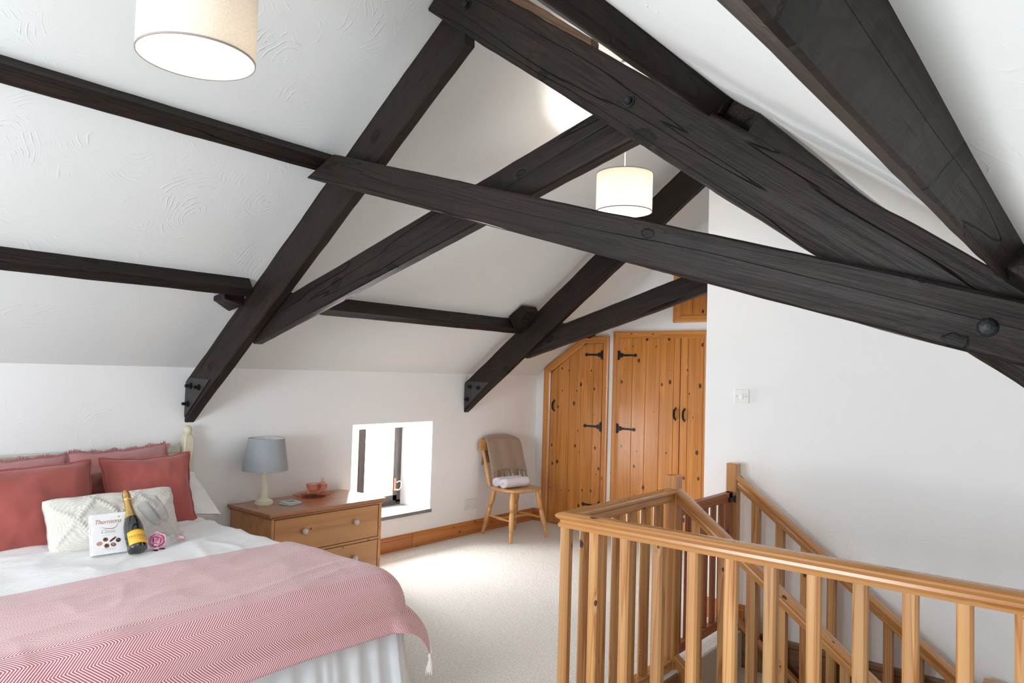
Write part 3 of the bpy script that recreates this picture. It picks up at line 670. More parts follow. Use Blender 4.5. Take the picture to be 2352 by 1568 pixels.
timber('cleat', [(3.22, 2.12, 2.37), (3.35, 2.12, 2.27), (3.315, 2.12, 2.215), (3.18, 2.12, 2.31)], [(3.22, 2.15, 2.37), (3.35, 2.15, 2.27), (3.315, 2.15, 2.215), (3.18, 2.15, 2.31)], p2, nseg=2)
purlin_right(3.43, 0.095, 0.13, 0.085, 0.12, 2.16, YW, 'purlin behind the nearer truss running to the top of the stair wall', 33)
tag(timber('roof_batten', [(2.40, 2.10, 2.925), (2.40, 2.15, 2.925), (2.40, 2.15, 2.86), (2.40, 2.10, 2.86)], [(2.85, 2.10, 2.575), (2.85, 2.15, 2.575), (2.85, 2.15, 2.53), (2.85, 2.10, 2.53)], nseg=14, mat='beam_brown'),
    'thin brown strip of wood along the top of the nearer truss near the ridge', 'roof beam')

# ================================================================== STAIRWELL
PR = [(-0.026, 0), (0.026, 0), (0.028, 0.012), (0.022, 0.018), (0.021, 0.028), (0.030, 0.034), (0.036, 0.041), (0.036, 0.048), (0.029, 0.054), (0.014, 0.0575), (-0.014, 0.0575), (-0.029, 0.054), (-0.036, 0.048), (-0.036, 0.041), (-0.030, 0.034), (-0.021, 0.028), (-0.022, 0.018), (-0.028, 0.012)]
PRS = [(a, b * 1.22) for a, b in PR]
XB, YB_, ZB = 2.605, 2.390, 0.800
def handrail(a, b, parent, prof=PR, mitre=None):
    mb = MB().sweep(prof, a, b)
    return obj('handrail', mb, 'rail_pine', parent, frame_x(a, Vector(b) - Vector(a)), smooth=True, angle=38)
def baluster(x, y, z0, z1, parent, w=0.0405):
    h = w / 2; c = 0.0075; pr_ = [(-h, -h + c), (-h, h - c), (-h + c, h), (h - c, h), (h, h - c), (h, -h + c), (h - c, -h), (-h + c, -h)]
    st = 0.05; cm = lambda k: [(a, b) for a, b in pr_]
    sq = [(-h, -h + .001), (-h, h - .001), (-h + .001, h), (h - .001, h), (h, h - .001), (h, -h + .001), (h - .001, -h), (-h + .001, -h)]
    rs = [[Vector((x + a, y + b, z)) for a, b in q] for z, q in ((z0, pr_), (z1, pr_))]
    return obj('baluster', MB().rings(rs), 'bal_pine', parent, up_frame(x, y, z0))
def copies(o, offs):
    for d in offs: dup(o, Matrix.Translation(d), o.parent)
def newel(x, y, z0, z1, parent, w=0.064):
    mb = MB().box((x - w / 2, y - w / 2, z0), (x + w / 2, y + w / 2, z1), 0.006, 2)
    return obj('newel_post', mb, 'rail_pine', parent, up_frame(x, y, z0))
ls = thing('landing_balustrade', 'pine balustrade around the stair opening, its long handrail running out at the right edge', 'balustrade', (XB, YB_, 0))
# the two level handrails meet in a mitre at the corner
def level_rail(pts, nm):
    pass
a1 = Vector((XB, YB_, ZB)); e1 = Vector((4.545, YB_, ZB)); e2 = Vector((XB, 3.262, ZB))
r1 = [[Vector((XB + q[0] * -1, YB_ + q[0] * -1, ZB + q[1])) for q in PR], [e1 + Vector((0, -q[0], q[1])) for q in PR]]
obj('handrail', MB().rings(r1), 'rail_pine', ls, frame_x(a1, e1 - a1), smooth=True, angle=38)
r2 = [[Vector((XB + q[0] * -1, YB_ + q[0] * -1, ZB + q[1])) for q in PR], [e2 + Vector((-q[0], 0, q[1])) for q in PR]]
obj('handrail', MB().rings(r2), 'rail_pine', ls, frame_x(a1, e2 - a1), smooth=True, angle=38)
b0 = baluster(2.6055, YB_ - 0.005, 0.0, ZB + 0.001, ls); copies(b0, [(0.1335 * k, 0, 0) for k in range(1, 15)])
b1 = baluster(XB, YB_ + 0.13, 0.04, ZB + 0.001, ls); copies(b1, [(0, 0.124 * k, 0) for k in range(1, 6)])
newel(XB, 3.294, -0.25, 0.920, ls)
obj('base_rail', MB().box((XB - 0.028, YB_ + 0.02, 0.0), (XB + 0.028, 3.262, 0.045), 0.003), 'rail_pine', ls, frame_x((XB, YB_, 0), (0, 1, 0)))
obj('fascia_board', MB().box((2.655, 2.432, -0.28), (2.672, 3.25, -0.002), 0.002), 'string_wood', ls, frame_x((2.66, 2.43, -0.1), (0, 1, 0)))
# flight: handrails, strings, carpeted steps
SLP = 0.752
def flight_rail(y, label, wall_side):
    t = thing('stair_balustrade', label, 'balustrade', (2.66, y, 0), 'balustrades of the stair flight')
    x0 = 2.637; x1 = 3.80; z0 = 0.786
    handrail((x0, y, z0), (x1, y, z0 - SLP * (x1 - x0)), t, PRS)
    sb = obj('string_board', MB().rings([[(x0, y - 0.018, 0.045), (x0, y + 0.018, 0.045), (x0, y + 0.018, -0.22), (x0, y - 0.018, -0.22)],
                                    [(x1, y - 0.018, 0.045 - SLP * (x1 - x0)), (x1, y + 0.018, 0.045 - SLP * (x1 - x0)), (x1, y + 0.018, -0.22 - SLP * (x1 - x0)), (x1, y - 0.018, -0.22 - SLP * (x1 - x0))]]),
        'string_wood' if wall_side else 'rail_pine', t, frame_x((x0, y, 0), (1, 0, -SLP)))
    obj('string_cap', MB().sweep([(-0.026, 0), (0.026, 0), (0.026, 0.018), (0.020, 0.024), (-0.020, 0.024), (-0.026, 0.018)], (x0, y, 0.040), (x1, y, 0.040 - SLP * (x1 - x0))), 'rail_pine', t, frame_x((x0, y, 0.05), (1, 0, -SLP)))
    xb = 2.740 if wall_side else 2.735
    h = 0.0205; za = lambda x: 0.062 - SLP * (x - x0); zb = lambda x: z0 + 0.002 - SLP * (x - x0)
    mb = MB().add([(xb + sx * h, y + sy * h, f_(xb + sx * h)) for f_ in (za, zb) for sx, sy in ((-1, -1), (-1, 1), (1, 1), (1, -1))], [(0, 1, 2, 3), (7, 6, 5, 4), (0, 4, 5, 1), (1, 5, 6, 2), (2, 6, 7, 3), (3, 7, 4, 0)])
    bb = obj('baluster', mb, 'bal_pine', t, up_frame(xb, y, 0)); copies(bb, [(0.1335 * k, 0, -SLP * 0.1335 * k) for k in range(1, 8)])
    newel(3.835, y, -0.95, 0.055, t)
    if wall_side: newel(XB, y, 0.0, 0.920, t)
    return t
flight_rail(3.294, 'pine stair balustrade nearer the camera, sloping down from the middle newel post', False)
flight_rail(4.034, 'pine stair balustrade next to the white wall with the taller newel post', True)
st = MB()
for k in range(1, 6):
    x = 2.66 + 0.245 * (k - 1); zt = -0.19 * k
    st.box((x - 0.02, 3.312, zt - 0.03), (x + 0.27 if k < 5 else 4.55, 4.016 if k < 5 else 4.13, zt), 0.010, 2)
    st.box((x, 3.312, zt - 0.02), (x + 0.015, 4.016, zt + 0.19))
struct('stairs', st, 'stair_carpet', frame=Matrix.Translation((2.66, 3.6, -0.95)))
struct('trim_1', MB().box((2.56, 3.31, -0.10), (2.672, 4.128, 0.004), 0.012, 2), 'carpet')
struct('trim_2', MB().prism([(YW, -0.024), (YW - 0.022, -0.024), (YW - 0.026, -0.032), (YW - 0.026, -0.052), (YW - 0.016, -0.064), (YW - 0.014, -0.30), (YW, -0.30)], 2.645, 4.55, 'x'), 'string_wood', frame=frame_x((2.66, YW, 0), (1, 0, 0)))
# stair gate
gt = thing('stair_gate', 'reddish wooden slatted gate at the head of the stairs between two newel posts', 'gate', (XB, 3.66, 0.04))
gx0, gx1 = XB - 0.012, XB + 0.014
obj('top_rail', MB().box((gx0 - 0.004, 3.335, 0.715), (gx1 + 0.004, 3.985, 0.765), 0.003), 'gate_pine', gt, frame_x((XB, 3.33, 0.74), (0, 1, 0)))
obj('bottom_rail', MB().box((gx0 - 0.004, 3.335, 0.045), (gx1 + 0.004, 3.985, 0.095), 0.003), 'gate_pine', gt, frame_x((XB, 3.33, 0.07), (0, 1, 0)))
gs = obj('slat', MB().box((gx0, 3.345, 0.095), (gx1, 3.375, 0.715), 0.003), 'gate_pine', gt, up_frame(XB, 3.36, 0.09)); copies(gs, [(0, 0.101 * k, 0) for k in range(1, 6)])
obj('stile', MB().box((gx0 - 0.004, 3.935, 0.045), (gx1 + 0.004, 3.985, 0.765), 0.003), 'gate_pine', gt, up_frame(XB, 3.96, 0.05))
for z in (0.725, 0.12): obj('hinge', MB().box((gx1 + 0.004, 3.925, z - 0.012), (gx1 + 0.014, 3.998, z + 0.014), 0.003).lathe([(0.007, -0.018), (0.007, 0.02)], (gx1 + 0.012, 3.992, z), seg=10), 'iron', gt)

# sockets and switch
sk = obj('wall_socket', MB().box((0, 4.627, 0.209), (0.010, 4.788, 0.297), 0.003, 2), 'white_plastic'); tag(sk, 'white double wall socket low on the wall beside the wooden chair', 'socket')
for k, yy in enumerate((4.665, 4.750)):
    obj('rocker', MB().box((0.010, yy - 0.009 + 0.012, 0.262), (0.014, yy + 0.009 + 0.012, 0.284), 0.001), 'white_plastic', sk)
    for dy, dz, w, h in ((0, 0.246, .004, .008), (-0.011, 0.226, .007, .004), (0.011, 0.226, .007, .004)):
        obj('pin_hole', MB().box((0.0095, yy + dy - w / 2, dz - h / 2), (0.0106, yy + dy + w / 2, dz + h / 2)), 'ink', sk)
sw = obj('light_switch', MB().box((2.567, YW - 0.009, 1.257), (2.653, YW, 1.337), 0.003, 2), 'white_plastic'); tag(sw, 'white light switch on the wall behind the stairs', 'light switch')
obj('rocker', MB().box((2.600, YW - 0.014, 1.282), (2.620, YW - 0.008, 1.312), 0.0015), 'paper_white', sw)
for x in (2.580, 2.640): obj('screw', MB().lathe([(0.0035, 0), (0.0035, 0.0012), (0, 0.0015)], (x, YW - 0.009, 1.297), (0, -1, 0), 10), 'ink_light', sw)

# ================================================================== BED
BX1, BY0, BY1, BZ = 2.035, 0.74, 2.085, 0.575     # foot, near side, far side, top of the bedding
bed = thing('bed', 'double bed with a cream painted headboard and pale valance in the lower left corner', 'bed', (1.0, 1.41, 0.0))
obj('divan_base', MB().box((0.09, BY0 + 0.03, 0.10), (BX1 - 0.05, BY1 - 0.03, 0.31), 0.01), 'valance', bed)
obj('mattress', MB().box((0.08, BY0 + 0.02, 0.31), (BX1 - 0.03, BY1 - 0.02, 0.545), 0.04, 3), 'white_cotton', bed, smooth=True)
hb = MB().box((0.030, 0.74, 0.20), (0.052, 2.115, 0.855), 0.002); hb.box((0.022, 0.74, 0.855), (0.062, 2.115, 0.872), 0.003); hb.box((0.030, 0.74, 0.872), (0.054, 2.115, 0.914), 0.005)
obj('headboard', hb, 'headboard', bed)
def bed_post(y):
    x = 0.056
    mb = MB()
    sqr = [(0.028, 0.05), (0.028, 0.735), (0.031, 0.740), (0.031, 0.748), (0.025, 0.753), (0.026, 0.78), (0.029, 0.88), (0.030, 0.935), (0.026, 0.955), (0.020, 0.968), (0.0195, 0.974)]
    mb.rings([[Vector((x + a * q * c1, y + b_ * q * c2, z)) for a, b_, c1, c2 in ((-1, -1, 1, .8), (-1, -1, .8, 1), (1, -1, .8, 1), (1, -1, 1, .8), (1, 1, 1, .8), (1, 1, .8, 1), (-1, 1, .8, 1), (-1, 1, 1, .8))] for q, z in sqr])
    mb.lathe([(0.019, 0.972), (0.0235, 0.976), (0.0235, 0.980), (0.019, 0.984), (0.022, 0.990), (0.0245, 1.000), (0.0245, 1.008), (0.0215, 1.018), (0.015, 1.026), (0.008, 1.030), (0, 1.031)], (x, y, 0), seg=20)
    return obj('headboard_post', mb, 'cream_paint', bed, smooth=True, angle=35)
bed_post(2.148); bed_post(0.707)
# pleated valance round the foot and the far side
vp = []
def pleat_path():
    pts = []
    n = 96
    for i in range(n + 1):
        y = BY0 + (BY1 - 0.015 - BY0) * i / n; d = 0.012 * math.sin(i * 0.9) + 0.010 * nz((i * 0.23, 1, 1)) + (0.018 if i % 24 in (20, 21) else 0)
        pts.append((BX1 - 0.015 + d, y))
    for i in range(1, 121):
        x = BX1 - 0.015 - (BX1 - 0.15) * i / 120; d = 0.012 * math.sin(i * 0.8 + 1) + 0.008 * nz((i * 0.3, 2, 5))
        pts.append((x, BY1 - 0.01 + d))
    return pts
PP = pleat_path()
vm = MB(); nv = 14
def vf(a, b):
    i = min(len(PP) - 1, int(round(a * (len(PP) - 1)))); x, y = PP[i]; z = 0.50 - 0.495 * b
    fx = 1 if i <= 96 else 0
    w = b * (0.35 + b)
    bx = BX1 - 0.03; by = BY1 - 0.03
    fl_ = 0.055 * b
    return (bx + (x - bx) * (0.4 + w) + (fl_ * fx), by + (y - by) * (0.4 + w) + fl_ * (1 - fx) if not fx else y, z)
vm.grid(vf, len(PP) - 1, nv)
obj('valance', vm, 'valance', bed, smooth=True, solid=0.002)

def drape(s, t, off, r=0.055, flare=0.10, folds=0.0, seed=0.0, x1=None, y1=None):
    """cloth laid over the bed: s along the bed, t across it, both in metres of cloth."""
    X1 = (x1 or BX1) - r; Y1 = (y1 or BY1) - r
    a = max(0.0, s - X1); b = max(0.0, t - Y1); q = math.hypot(a, b); bx, by = min(s, X1), min(t, Y1)
    if q < 1e-9: return Vector((bx, by, BZ + off))
    dx, dy = a / q, b / q; arc = r * PI / 2
    R = r + off
    if q < arc: o = R * math.sin(q / r); z = R * math.cos(q / r) - r
    else:
        e = q - arc; cn = 4 * (a * b) / (q * q) / 2
        o = R + flare * (0.35 + 0.42 * cn) * (1 - math.exp(-e / 0.09)) + 0.02 * e; z = -r - e * (1 - 0.08 * cn)
        ph = math.atan2(dy, dx)
        k = min(1.0, e / 0.12)
        o += folds * k * (math.sin(ph * 6 + seed) * (1 if a > 0 and b > 0 else 0) + 0.7 * nz((s * 4 if b > a else t * 4, seed, 3)))
    return Vector((bx + dx * o, by + dy * o, BZ + z))
def wr(x, y, k=1.0):
    w = nz((x * 1.3, y * 1.1, 2)) * 0.8
    rg = (1 - abs(nz((x * 2.0 + w, y * 1.4 + x * 5.0 + w, 0.3))) * 2.2); rg2 = (1 - abs(nz((x * 3 + y * 4.5, y * 2 - x * 2 + w, 5))) * 2.2)
    return 0.0065 * k * (nz((x * 2.2, y * 5.0, 0.3)) + 0.9 * max(0, rg) ** 3 + 0.7 * max(0, rg2) ** 3)
def duv(a, b):
    s = 0.07 + (2.035 + 0.11 - 0.07) * a; t = 0.70 + (BY1 + 0.14 - 0.70) * b
    p = drape(s, t, 0.0, r=0.12, flare=0.03, folds=0.01, seed=2)
    head = max(0.0, 1 - abs(s - 0.35) / 0.4)
    p.z += wr(s, t, 1.6 if s < 1.4 else 0.6); return p
dv = obj('duvet', MB().grid(duv, 120, 90), 'sheet', frame=Matrix.Translation((1.0, 1.41, 0.5)), smooth=True, solid=0.006)
tag(dv, 'crumpled white bed cover spread over the mattress under the striped throw', 'duvet')
def duv_fold(a, b):
    y = 1.42 + 0.62 * a; x = 0.955 + 0.16 * a + 0.02 * math.sin(a * 5) + 0.012 * b
    return (x, y, BZ + 0.010 + 0.004 * math.sin(b * PI))
# herringbone throw
S0, S1, T0, T1 = 1.335, BX1 + 0.165, 0.55, BY1 + 0.215
def thw(a, b):
    s = S0 + (S1 - S0) * a; t = T0 + (T1 - T0) * b
    s2 = s + 0.012 * math.sin(t * 3.0)
    # the foot edge hangs shorter in the middle and the corner drops
    p = drape(s2, t, 0.014, r=0.15, flare=0.16, folds=0.016, seed=0.6, x1=BX1 + 0.02, y1=BY1 + 0.035)
    p.z += wr(s, t, 0.6) * (1 if s < BX1 - 0.06 and t < BY1 - 0.06 else 0.3) + (0.012 * max(0, nz((s * 3, t * 2.5, 8))))
    return p
tm = MB().grid(thw, 110, 150, lambda a, b: (T0 + (T1 - T0) * b, S0 + (S1 - S0) * a))
th_ = obj('throw_blanket', tm, 'throw', frame=Matrix.Translation((1.7, 1.4, 0.5)), smooth=True, solid=0.005)
tag(th_, 'pink and white herringbone throw across the foot of the bed', 'blanket')
# tassels and fringe along the far edge of the throw
fm = MB(); random.seed(3)
for i in range(60):
    a = i / 59.0; p = Vector(thw(a, 1.0)); q = Vector(thw(a, 0.985)); d = (p - q).normalized()
    if a < 0.55: continue
    pts = [p, p + d * 0.012, p + d * 0.02 + Vector((random.uniform(-.006, .006), random.uniform(0, .006), -0.02)), p + d * 0.02 + Vector((random.uniform(-.008, .008), 0.004, -0.045))]
    fm.tube(pts, [0.0022, 0.002, 0.0018, 0.001], 5)
obj('fringe', fm, 'fringe_white', th_)
tp = Vector(thw(1.0, 1.0)); tz = MB()
tz.tube([tp + Vector((0, 0, 0.006)), tp + Vector((0, 0, -0.006)), tp + Vector((0.002, 0, -0.014)), tp + Vector((0.003, 0, -0.03)), tp + Vector((0.002, 0.002, -0.065))], [0.004, 0.007, 0.005, 0.010, 0.013], 10)
for k in range(9):
    a = k * 0.7; tz.tube([tp + Vector((0, 0, -0.02)), tp + Vector((0.010 * math.cos(a), 0.010 * math.sin(a), -0.05)), tp + Vector((0.015 * math.cos(a), 0.015 * math.sin(a), -0.078))], [0.003, 0.003, 0.001], 5)
obj('tassel', tz, 'fringe_white', th_)

# ------------------------------------------------------------------ cushions
def cushion(name, c, ux, uy, w, h, t, mat, label, cat, pinch=0.07, wrk=0.010, seed=0.0, n=34, disp=None, group=None, sag=0.0, fringe=None, hem=0.0, rnd=0.0):
    ux = Vector(ux).normalized(); uy = Vector(uy); uy = (uy - ux * uy.dot(ux)).normalized(); un = ux.cross(uy)
    c = Vector(c)
    def P(a, b, side):
        x, y = 2 * a - 1, 2 * b - 1
        xx = x * (1 - pinch * (1 - y * y)) ; yy = y * (1 - pinch * (1 - x * x)) - sag * (1 - x * x) * (0.5 + 0.5 * y)
        xx *= 1 - rnd * (x * y) ** 4; yy *= 1 - rnd * 1.6 * (x * y) ** 4
        k = (max(0, 1 - abs(x) ** 2.6) * max(0, 1 - abs(y) ** 2.6)) ** 0.42
        d = t / 2 * k * (1 + 0.25 * nz((x * 1.2 + seed, y * 1.2, side)))
        edge = min(1.0, (1 - max(abs(x), abs(y))) * 4)
        d += wrk * edge * (nz((x * 2.6 + seed * 3, y * 2.6, side * 4)) + 0.4 * nz((x * 7 + seed, y * 7, side)))
        d = max(d, 0.0015)
        if disp and side > 0: d += disp(x, y) * min(1.0, (1 - max(abs(x), abs(y))) * 9)
        wob = 0.006 * nz((x * 3 + seed, y * 3, 9))
        return c + ux * (xx * w / 2 + wob) + uy * (yy * h / 2 + wob) + un * d * side
    mb = MB(); nx = n; ny = max(16, int(n * h / w))
    mb.grid(lambda a, b: P(a, b, 1), nx, ny); mb.grid(lambda a, b: P(a, b, -1), nx, ny)
    fr = Matrix.Translation(c) @ Matrix((ux, uy, un)).transposed().to_4x4()
    o = obj(name, mb, mat, frame=fr, smooth=True); tag(o, label, cat, group)
    if hem:
        # thin self-coloured hem flange standing round the edge
        hm = MB(); N = 120
        def E(k):
            q = (k % N) / N * 4; e = int(q); f_ = q - e
            a, b = ((f_, 1), (1, 1 - f_), (1 - f_, 0), (0, f_))[e]; return P(a, b, 1), Vector((2 * a - 1, 2 * b - 1))
        def hf(a, b):
            p, d = E(int(round(a * N))); d = Vector((d.x if abs(d.x) > .98 else 0, d.y if abs(d.y) > .98 else 0)); d.normalize()
            return p + (ux * d.x + uy * d.y) * hem * b * (1 + 0.5 * nz((a * 40, seed, b))) + un * 0.003 * nz((a * 30, 5, seed)) * b
        obj('hem', MB().grid(hf, N, 2), mat, o, smooth=True, solid=0.003)
    if fringe:
        fb = MB(); random.seed(int(seed * 10) + 5); N = 620
        for k in range(N):
            q = k / N * 4; e = int(q); f_ = q - e; a, b = ((f_, 1), (1, 1 - f_), (1 - f_, 0), (0, f_))[e]
            if e == 2: continue
            p = P(a, b, 1); d = ((0, 1), (1, 0), (0, -1), (-1, 0))[e]; dv_ = ux * d[0] + uy * d[1]; tn = ux * d[1] - uy * d[0]
            L = (0.018 + 0.006 * math.sin(k * 0.21)) * random.uniform(0.8, 1.15); j = un * random.uniform(-.005, .007) + tn * random.uniform(-.004, .004)
            fb.add([p - tn * 0.003, p + tn * 0.003, p + dv_ * L + j + tn * 0.001, p + dv_ * L + j - tn * 0.001], [(0, 1, 2, 3)])
            fb.add([p - tn * 0.004 - un * .001, p + tn * 0.002 - un * .001, p + dv_ * L * .8 - j + tn * 0.001], [(0, 1, 2)])
        obj('fringe', fb, fringe, o)
    return o
# white sleeping pillow poking out beyond the far edge
cushion('pillow', (0.27, 1.885, 0.686), (0.05, 1, -0.08), (-0.86, 0.06, 0.42), 0.56, 0.42, 0.15, 'white_cotton', 'plump white pillow jutting out beyond the right hand rust cushion', 'pillow', seed=4.1, wrk=0.014)
cushion('pillow', (0.22, 1.28, 0.665), (0, 1, 0), (-0.75, 0.0, 0.6), 0.62, 0.42, 0.15, 'white_cotton', 'white pillow almost hidden behind the stacked cushions next to the headboard', 'pillow', seed=6.3)
# dusty pink fringed cushions against the headboard
cushion('cushion', (0.150, 1.215, 0.717), (0, 1, 0.01), (-0.22, 0, 1), 0.56, 0.38, 0.13, 'pink', 'dusty pink fringed cushion leaning on the headboard at the left edge', 'cushion', seed=1.2, pinch=0.07, fringe='pink_fringe', group='dusty pink fringed cushions', wrk=0.014)
cushion('cushion', (0.160, 1.752, 0.738), (0, 1, 0.045), (-0.22, 0, 1), 0.50, 0.38, 0.13, 'pink', 'dusty pink fringed cushion leaning on the headboard behind the right rust cushion', 'cushion', seed=2.9, pinch=0.08, fringe='pink_fringe', group='dusty pink fringed cushions', wrk=0.014)
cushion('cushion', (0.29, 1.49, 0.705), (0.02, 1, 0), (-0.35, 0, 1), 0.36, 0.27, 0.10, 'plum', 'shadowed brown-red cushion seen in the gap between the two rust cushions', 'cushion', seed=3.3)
# rust cushions
cushion('cushion', (0.545, 1.165, 0.720), (0.0, 1, 0.02), (-0.40, 0, 1), 0.60, 0.41, 0.16, 'rust', 'large rust red linen cushion at the left edge of the bed', 'cushion', seed=5.5, pinch=0.065, hem=0.008, group='rust red linen cushions', wrk=0.012)
cushion('cushion', (0.455, 1.762, 0.722), (0.12, 1, 0.02), (-0.42, 0.08, 1), 0.435, 0.41, 0.15, 'rust', 'rust red linen cushion on the right, in front of the white pillow', 'cushion', seed=7.7, pinch=0.105, hem=0.008, group='rust red linen cushions', wrk=0.012)
def cable(x, y):
    u_, v_ = x * 3.0, y * 1.3
    def line(k):
        d = abs((k + 0.5) % 1.0 - 0.5) * 2
        return math.exp(-(d / 0.19) ** 2)
    a = line(u_ * 0.5 + v_ * 0.5); b = line(u_ * 0.5 - v_ * 0.5)
    return 0.0070 * max(a * (0.45 + 0.55 * abs(math.sin((u_ - v_) * 15))), b * (0.45 + 0.55 * abs(math.sin((u_ + v_) * 15))))
cushion('knitted_cushion', (0.750, 1.470, 0.674), (0.02, 1, 0.012), (-0.55, 0, 1), 0.575, 0.27, 0.15, 'knit', 'oblong cream cable-knit cushion lying in front of the rust cushions', 'cushion', seed=9.1, n=170, disp=cable, rnd=0.045, pinch=0.06, wrk=0.006)

# ------------------------------------------------------------------ chocolate box
def box_things():
    o = Vector((0.985, 1.292, BZ + 0.012)); rt = Vector((0.10, 0.995, 0)).normalized(); back = Vector((-0.995, 0.10, 0)).normalized()
    up = (Vector((0, 0, 1)) * 0.955 + back * 0.30).normalized(); nrm = rt.cross(up) * 1.0     # front normal, towards the camera side
    if nrm.dot(CAM - o) < 0: nrm = -nrm
    W, H, D = 0.158, 0.168, 0.040
    F = Matrix.Translation(o) @ Matrix((rt, up, nrm)).transposed().to_4x4()
    bx = obj('chocolate_box', MB().box((0, 0, -D), (W, H, 0), 0.0015).xf(F), 'paper_white', frame=F)
    tag(bx, 'flat white chocolate box standing upright against the knitted cushion', 'box')
    def put(mb, x, y, name, mat, rot=0.0):
        m = F @ Matrix.Translation((x, y, 0.0004)) @ Matrix.Rotation(rot, 4, 'Z'); return obj(name, mb.xf(m), mat, bx, F)
    put(text_mb('Thorntons', 0.0250, 0.32, 0.97), 0.062, 0.126, 'brand_lettering', 'copper')
    sw_ = MB(); pts = []
    for k in range(21):
        t = k / 20; pts.append((0.035 + 0.070 * t + 0.006 * math.sin(t * PI), 0.112 - 0.010 * math.sin(t * PI * 0.9) + 0.020 * t ** 5, 0.0006))
    sw_.tube(pts, [0.0003 + 0.0011 * math.sin(PI * k / 20) for k in range(21)], 6, flat=0.3); put(sw_, 0, 0, 'swash', 'copper')
    for q in range(4):
        a = PI / 4 + q * PI / 2; sm = MB().prism([(0, 0), (0.0035 * math.cos(a - .35), 0.0035 * math.sin(a - .35)), (0.0042 * math.cos(a), 0.0042 * math.sin(a)), (0.0035 * math.cos(a + .35), 0.0035 * math.sin(a + .35))], 0, 0.0003, 'z'); put(sm, 0.106, 0.150, 'star_mark', 'copper')
    put(text_mb('Classic', 0.023, 0.35, 0.92, offset=-0.0006), 0.062, 0.086, 'lettering', 'ink')
    ln = MB(); [ln.box((0.036 + 0.006 * k, 0.0765, 0), (0.040 + 0.006 * k, 0.0775, 0.0003)) for k in range(9)]; put(ln, 0, 0, 'small_print', 'ink_light')
    ln = MB(); [ln.box((0.040 + 0.0065 * k, 0.0215, 0), (0.045 + 0.0065 * k, 0.0225, 0.0003)) for k in range(8)]; [ln.box((0.050 + 0.0065 * k, 0.0165, 0), (0.055 + 0.0065 * k, 0.0175, 0.0003)) for k in range(5)]; put(ln, 0, 0, 'small_print', 'ink_light')
    for (x, y, rx, ry, rot, m1, m2) in ((0.043, 0.046, .0115, .0085, 0.2, 'choc_pale', 'choc_pale'), (0.068, 0.060, .010, .0085, 0, 'choc_mid', 'choc_dark'), (0.098, 0.058, .016, .0042, 0.6, 'choc_dark', 'choc_mid'),
                                       (0.072, 0.034, .010, .009, 0, 'choc_mid', 'choc_dark'), (0.099, 0.036, .0105, .008, -.3, 'choc_mid', 'choc_pale'), (0.120, 0.052, .0095, .009, .2, 'choc_dark', 'choc_mid')):
        pl_ = [(rx * math.cos(k * PI / 7) * (1 + .1 * math.sin(3 * k)), ry * math.sin(k * PI / 7)) for k in range(14)]
        x = x * 0.95 - 0.014; c_ = put(MB().prism(pl_, 0, 0.0004, 'z'), x, y, 'printed_chocolate', m1, rot)
        m = F @ Matrix.Translation((x - .001, y + .002, 0.0008)) @ Matrix.Rotation(rot, 4, 'Z')
        obj('icing_stripe', MB().prism([(a * .5, b * .45) for a, b in pl_], 0, 0.0003, 'z').xf(m), m2, c_, F)
    S = F @ Matrix(((0, 0, -1, 0), (0, 1, 0, 0), (1, 0, 0, -D / 2), (0, 0, 0, 1)))     # left side face
    for s_, h_, mt in (('Thorntons', 0.112, 'copper'), ('Classic', 0.032, 'ink_light')):
        m = S @ Matrix.Translation((-0.002, h_, 0.0004)) @ Matrix.Rotation(-PI / 2, 4, 'Z') @ Matrix.Scale(-1, 4, (0, 1, 0)) @ Matrix.Scale(-1, 4, (0, 1, 0))
        obj('spine_lettering', text_mb(s_, 0.013, 0.3, 0.9).xf(m), mt, bx, F)
box_things()

# ------------------------------------------------------------------ bottle, glasses, rose
BB = Vector((1.072, 1.436, BZ + 0.024)); BT = Vector((0.872, 1.459, 0.822)); bax = (BT - BB).normalized(); BL = (BT - BB).length
bq = Matrix.Translation(BB) @ bax.to_track_quat('Z', 'Y').to_matrix().to_4x4()
prof = [(0.0, 0.006), (0.028, 0.0), (0.0375, 0.004), (0.0390, 0.012), (0.0392, 0.085), (0.0385, 0.110), (0.035, 0.132), (0.028, 0.155), (0.0215, 0.178)]
bt = obj('prosecco_bottle', MB().lathe(prof, seg=40).xf(bq), 'bottle_glass', frame=bq, smooth=True, angle=50)
tag(bt, 'dark sparkling wine bottle with gold foil neck leaning beside the chocolate box', 'bottle')
obj('foil_neck', MB().lathe([(0.0275, 0.158), (0.0225, 0.178), (0.0185, 0.205), (0.0162, 0.235), (0.0160, 0.246), (0.0185, 0.248), (0.0190, 0.258), (0.0165, 0.262), (0.0172, 0.275), (0.0165, 0.283), (0.010, BL), (0, BL + 0.001)], seg=32, cap=False).xf(bq), 'gold', bt, bq, smooth=True, angle=50)
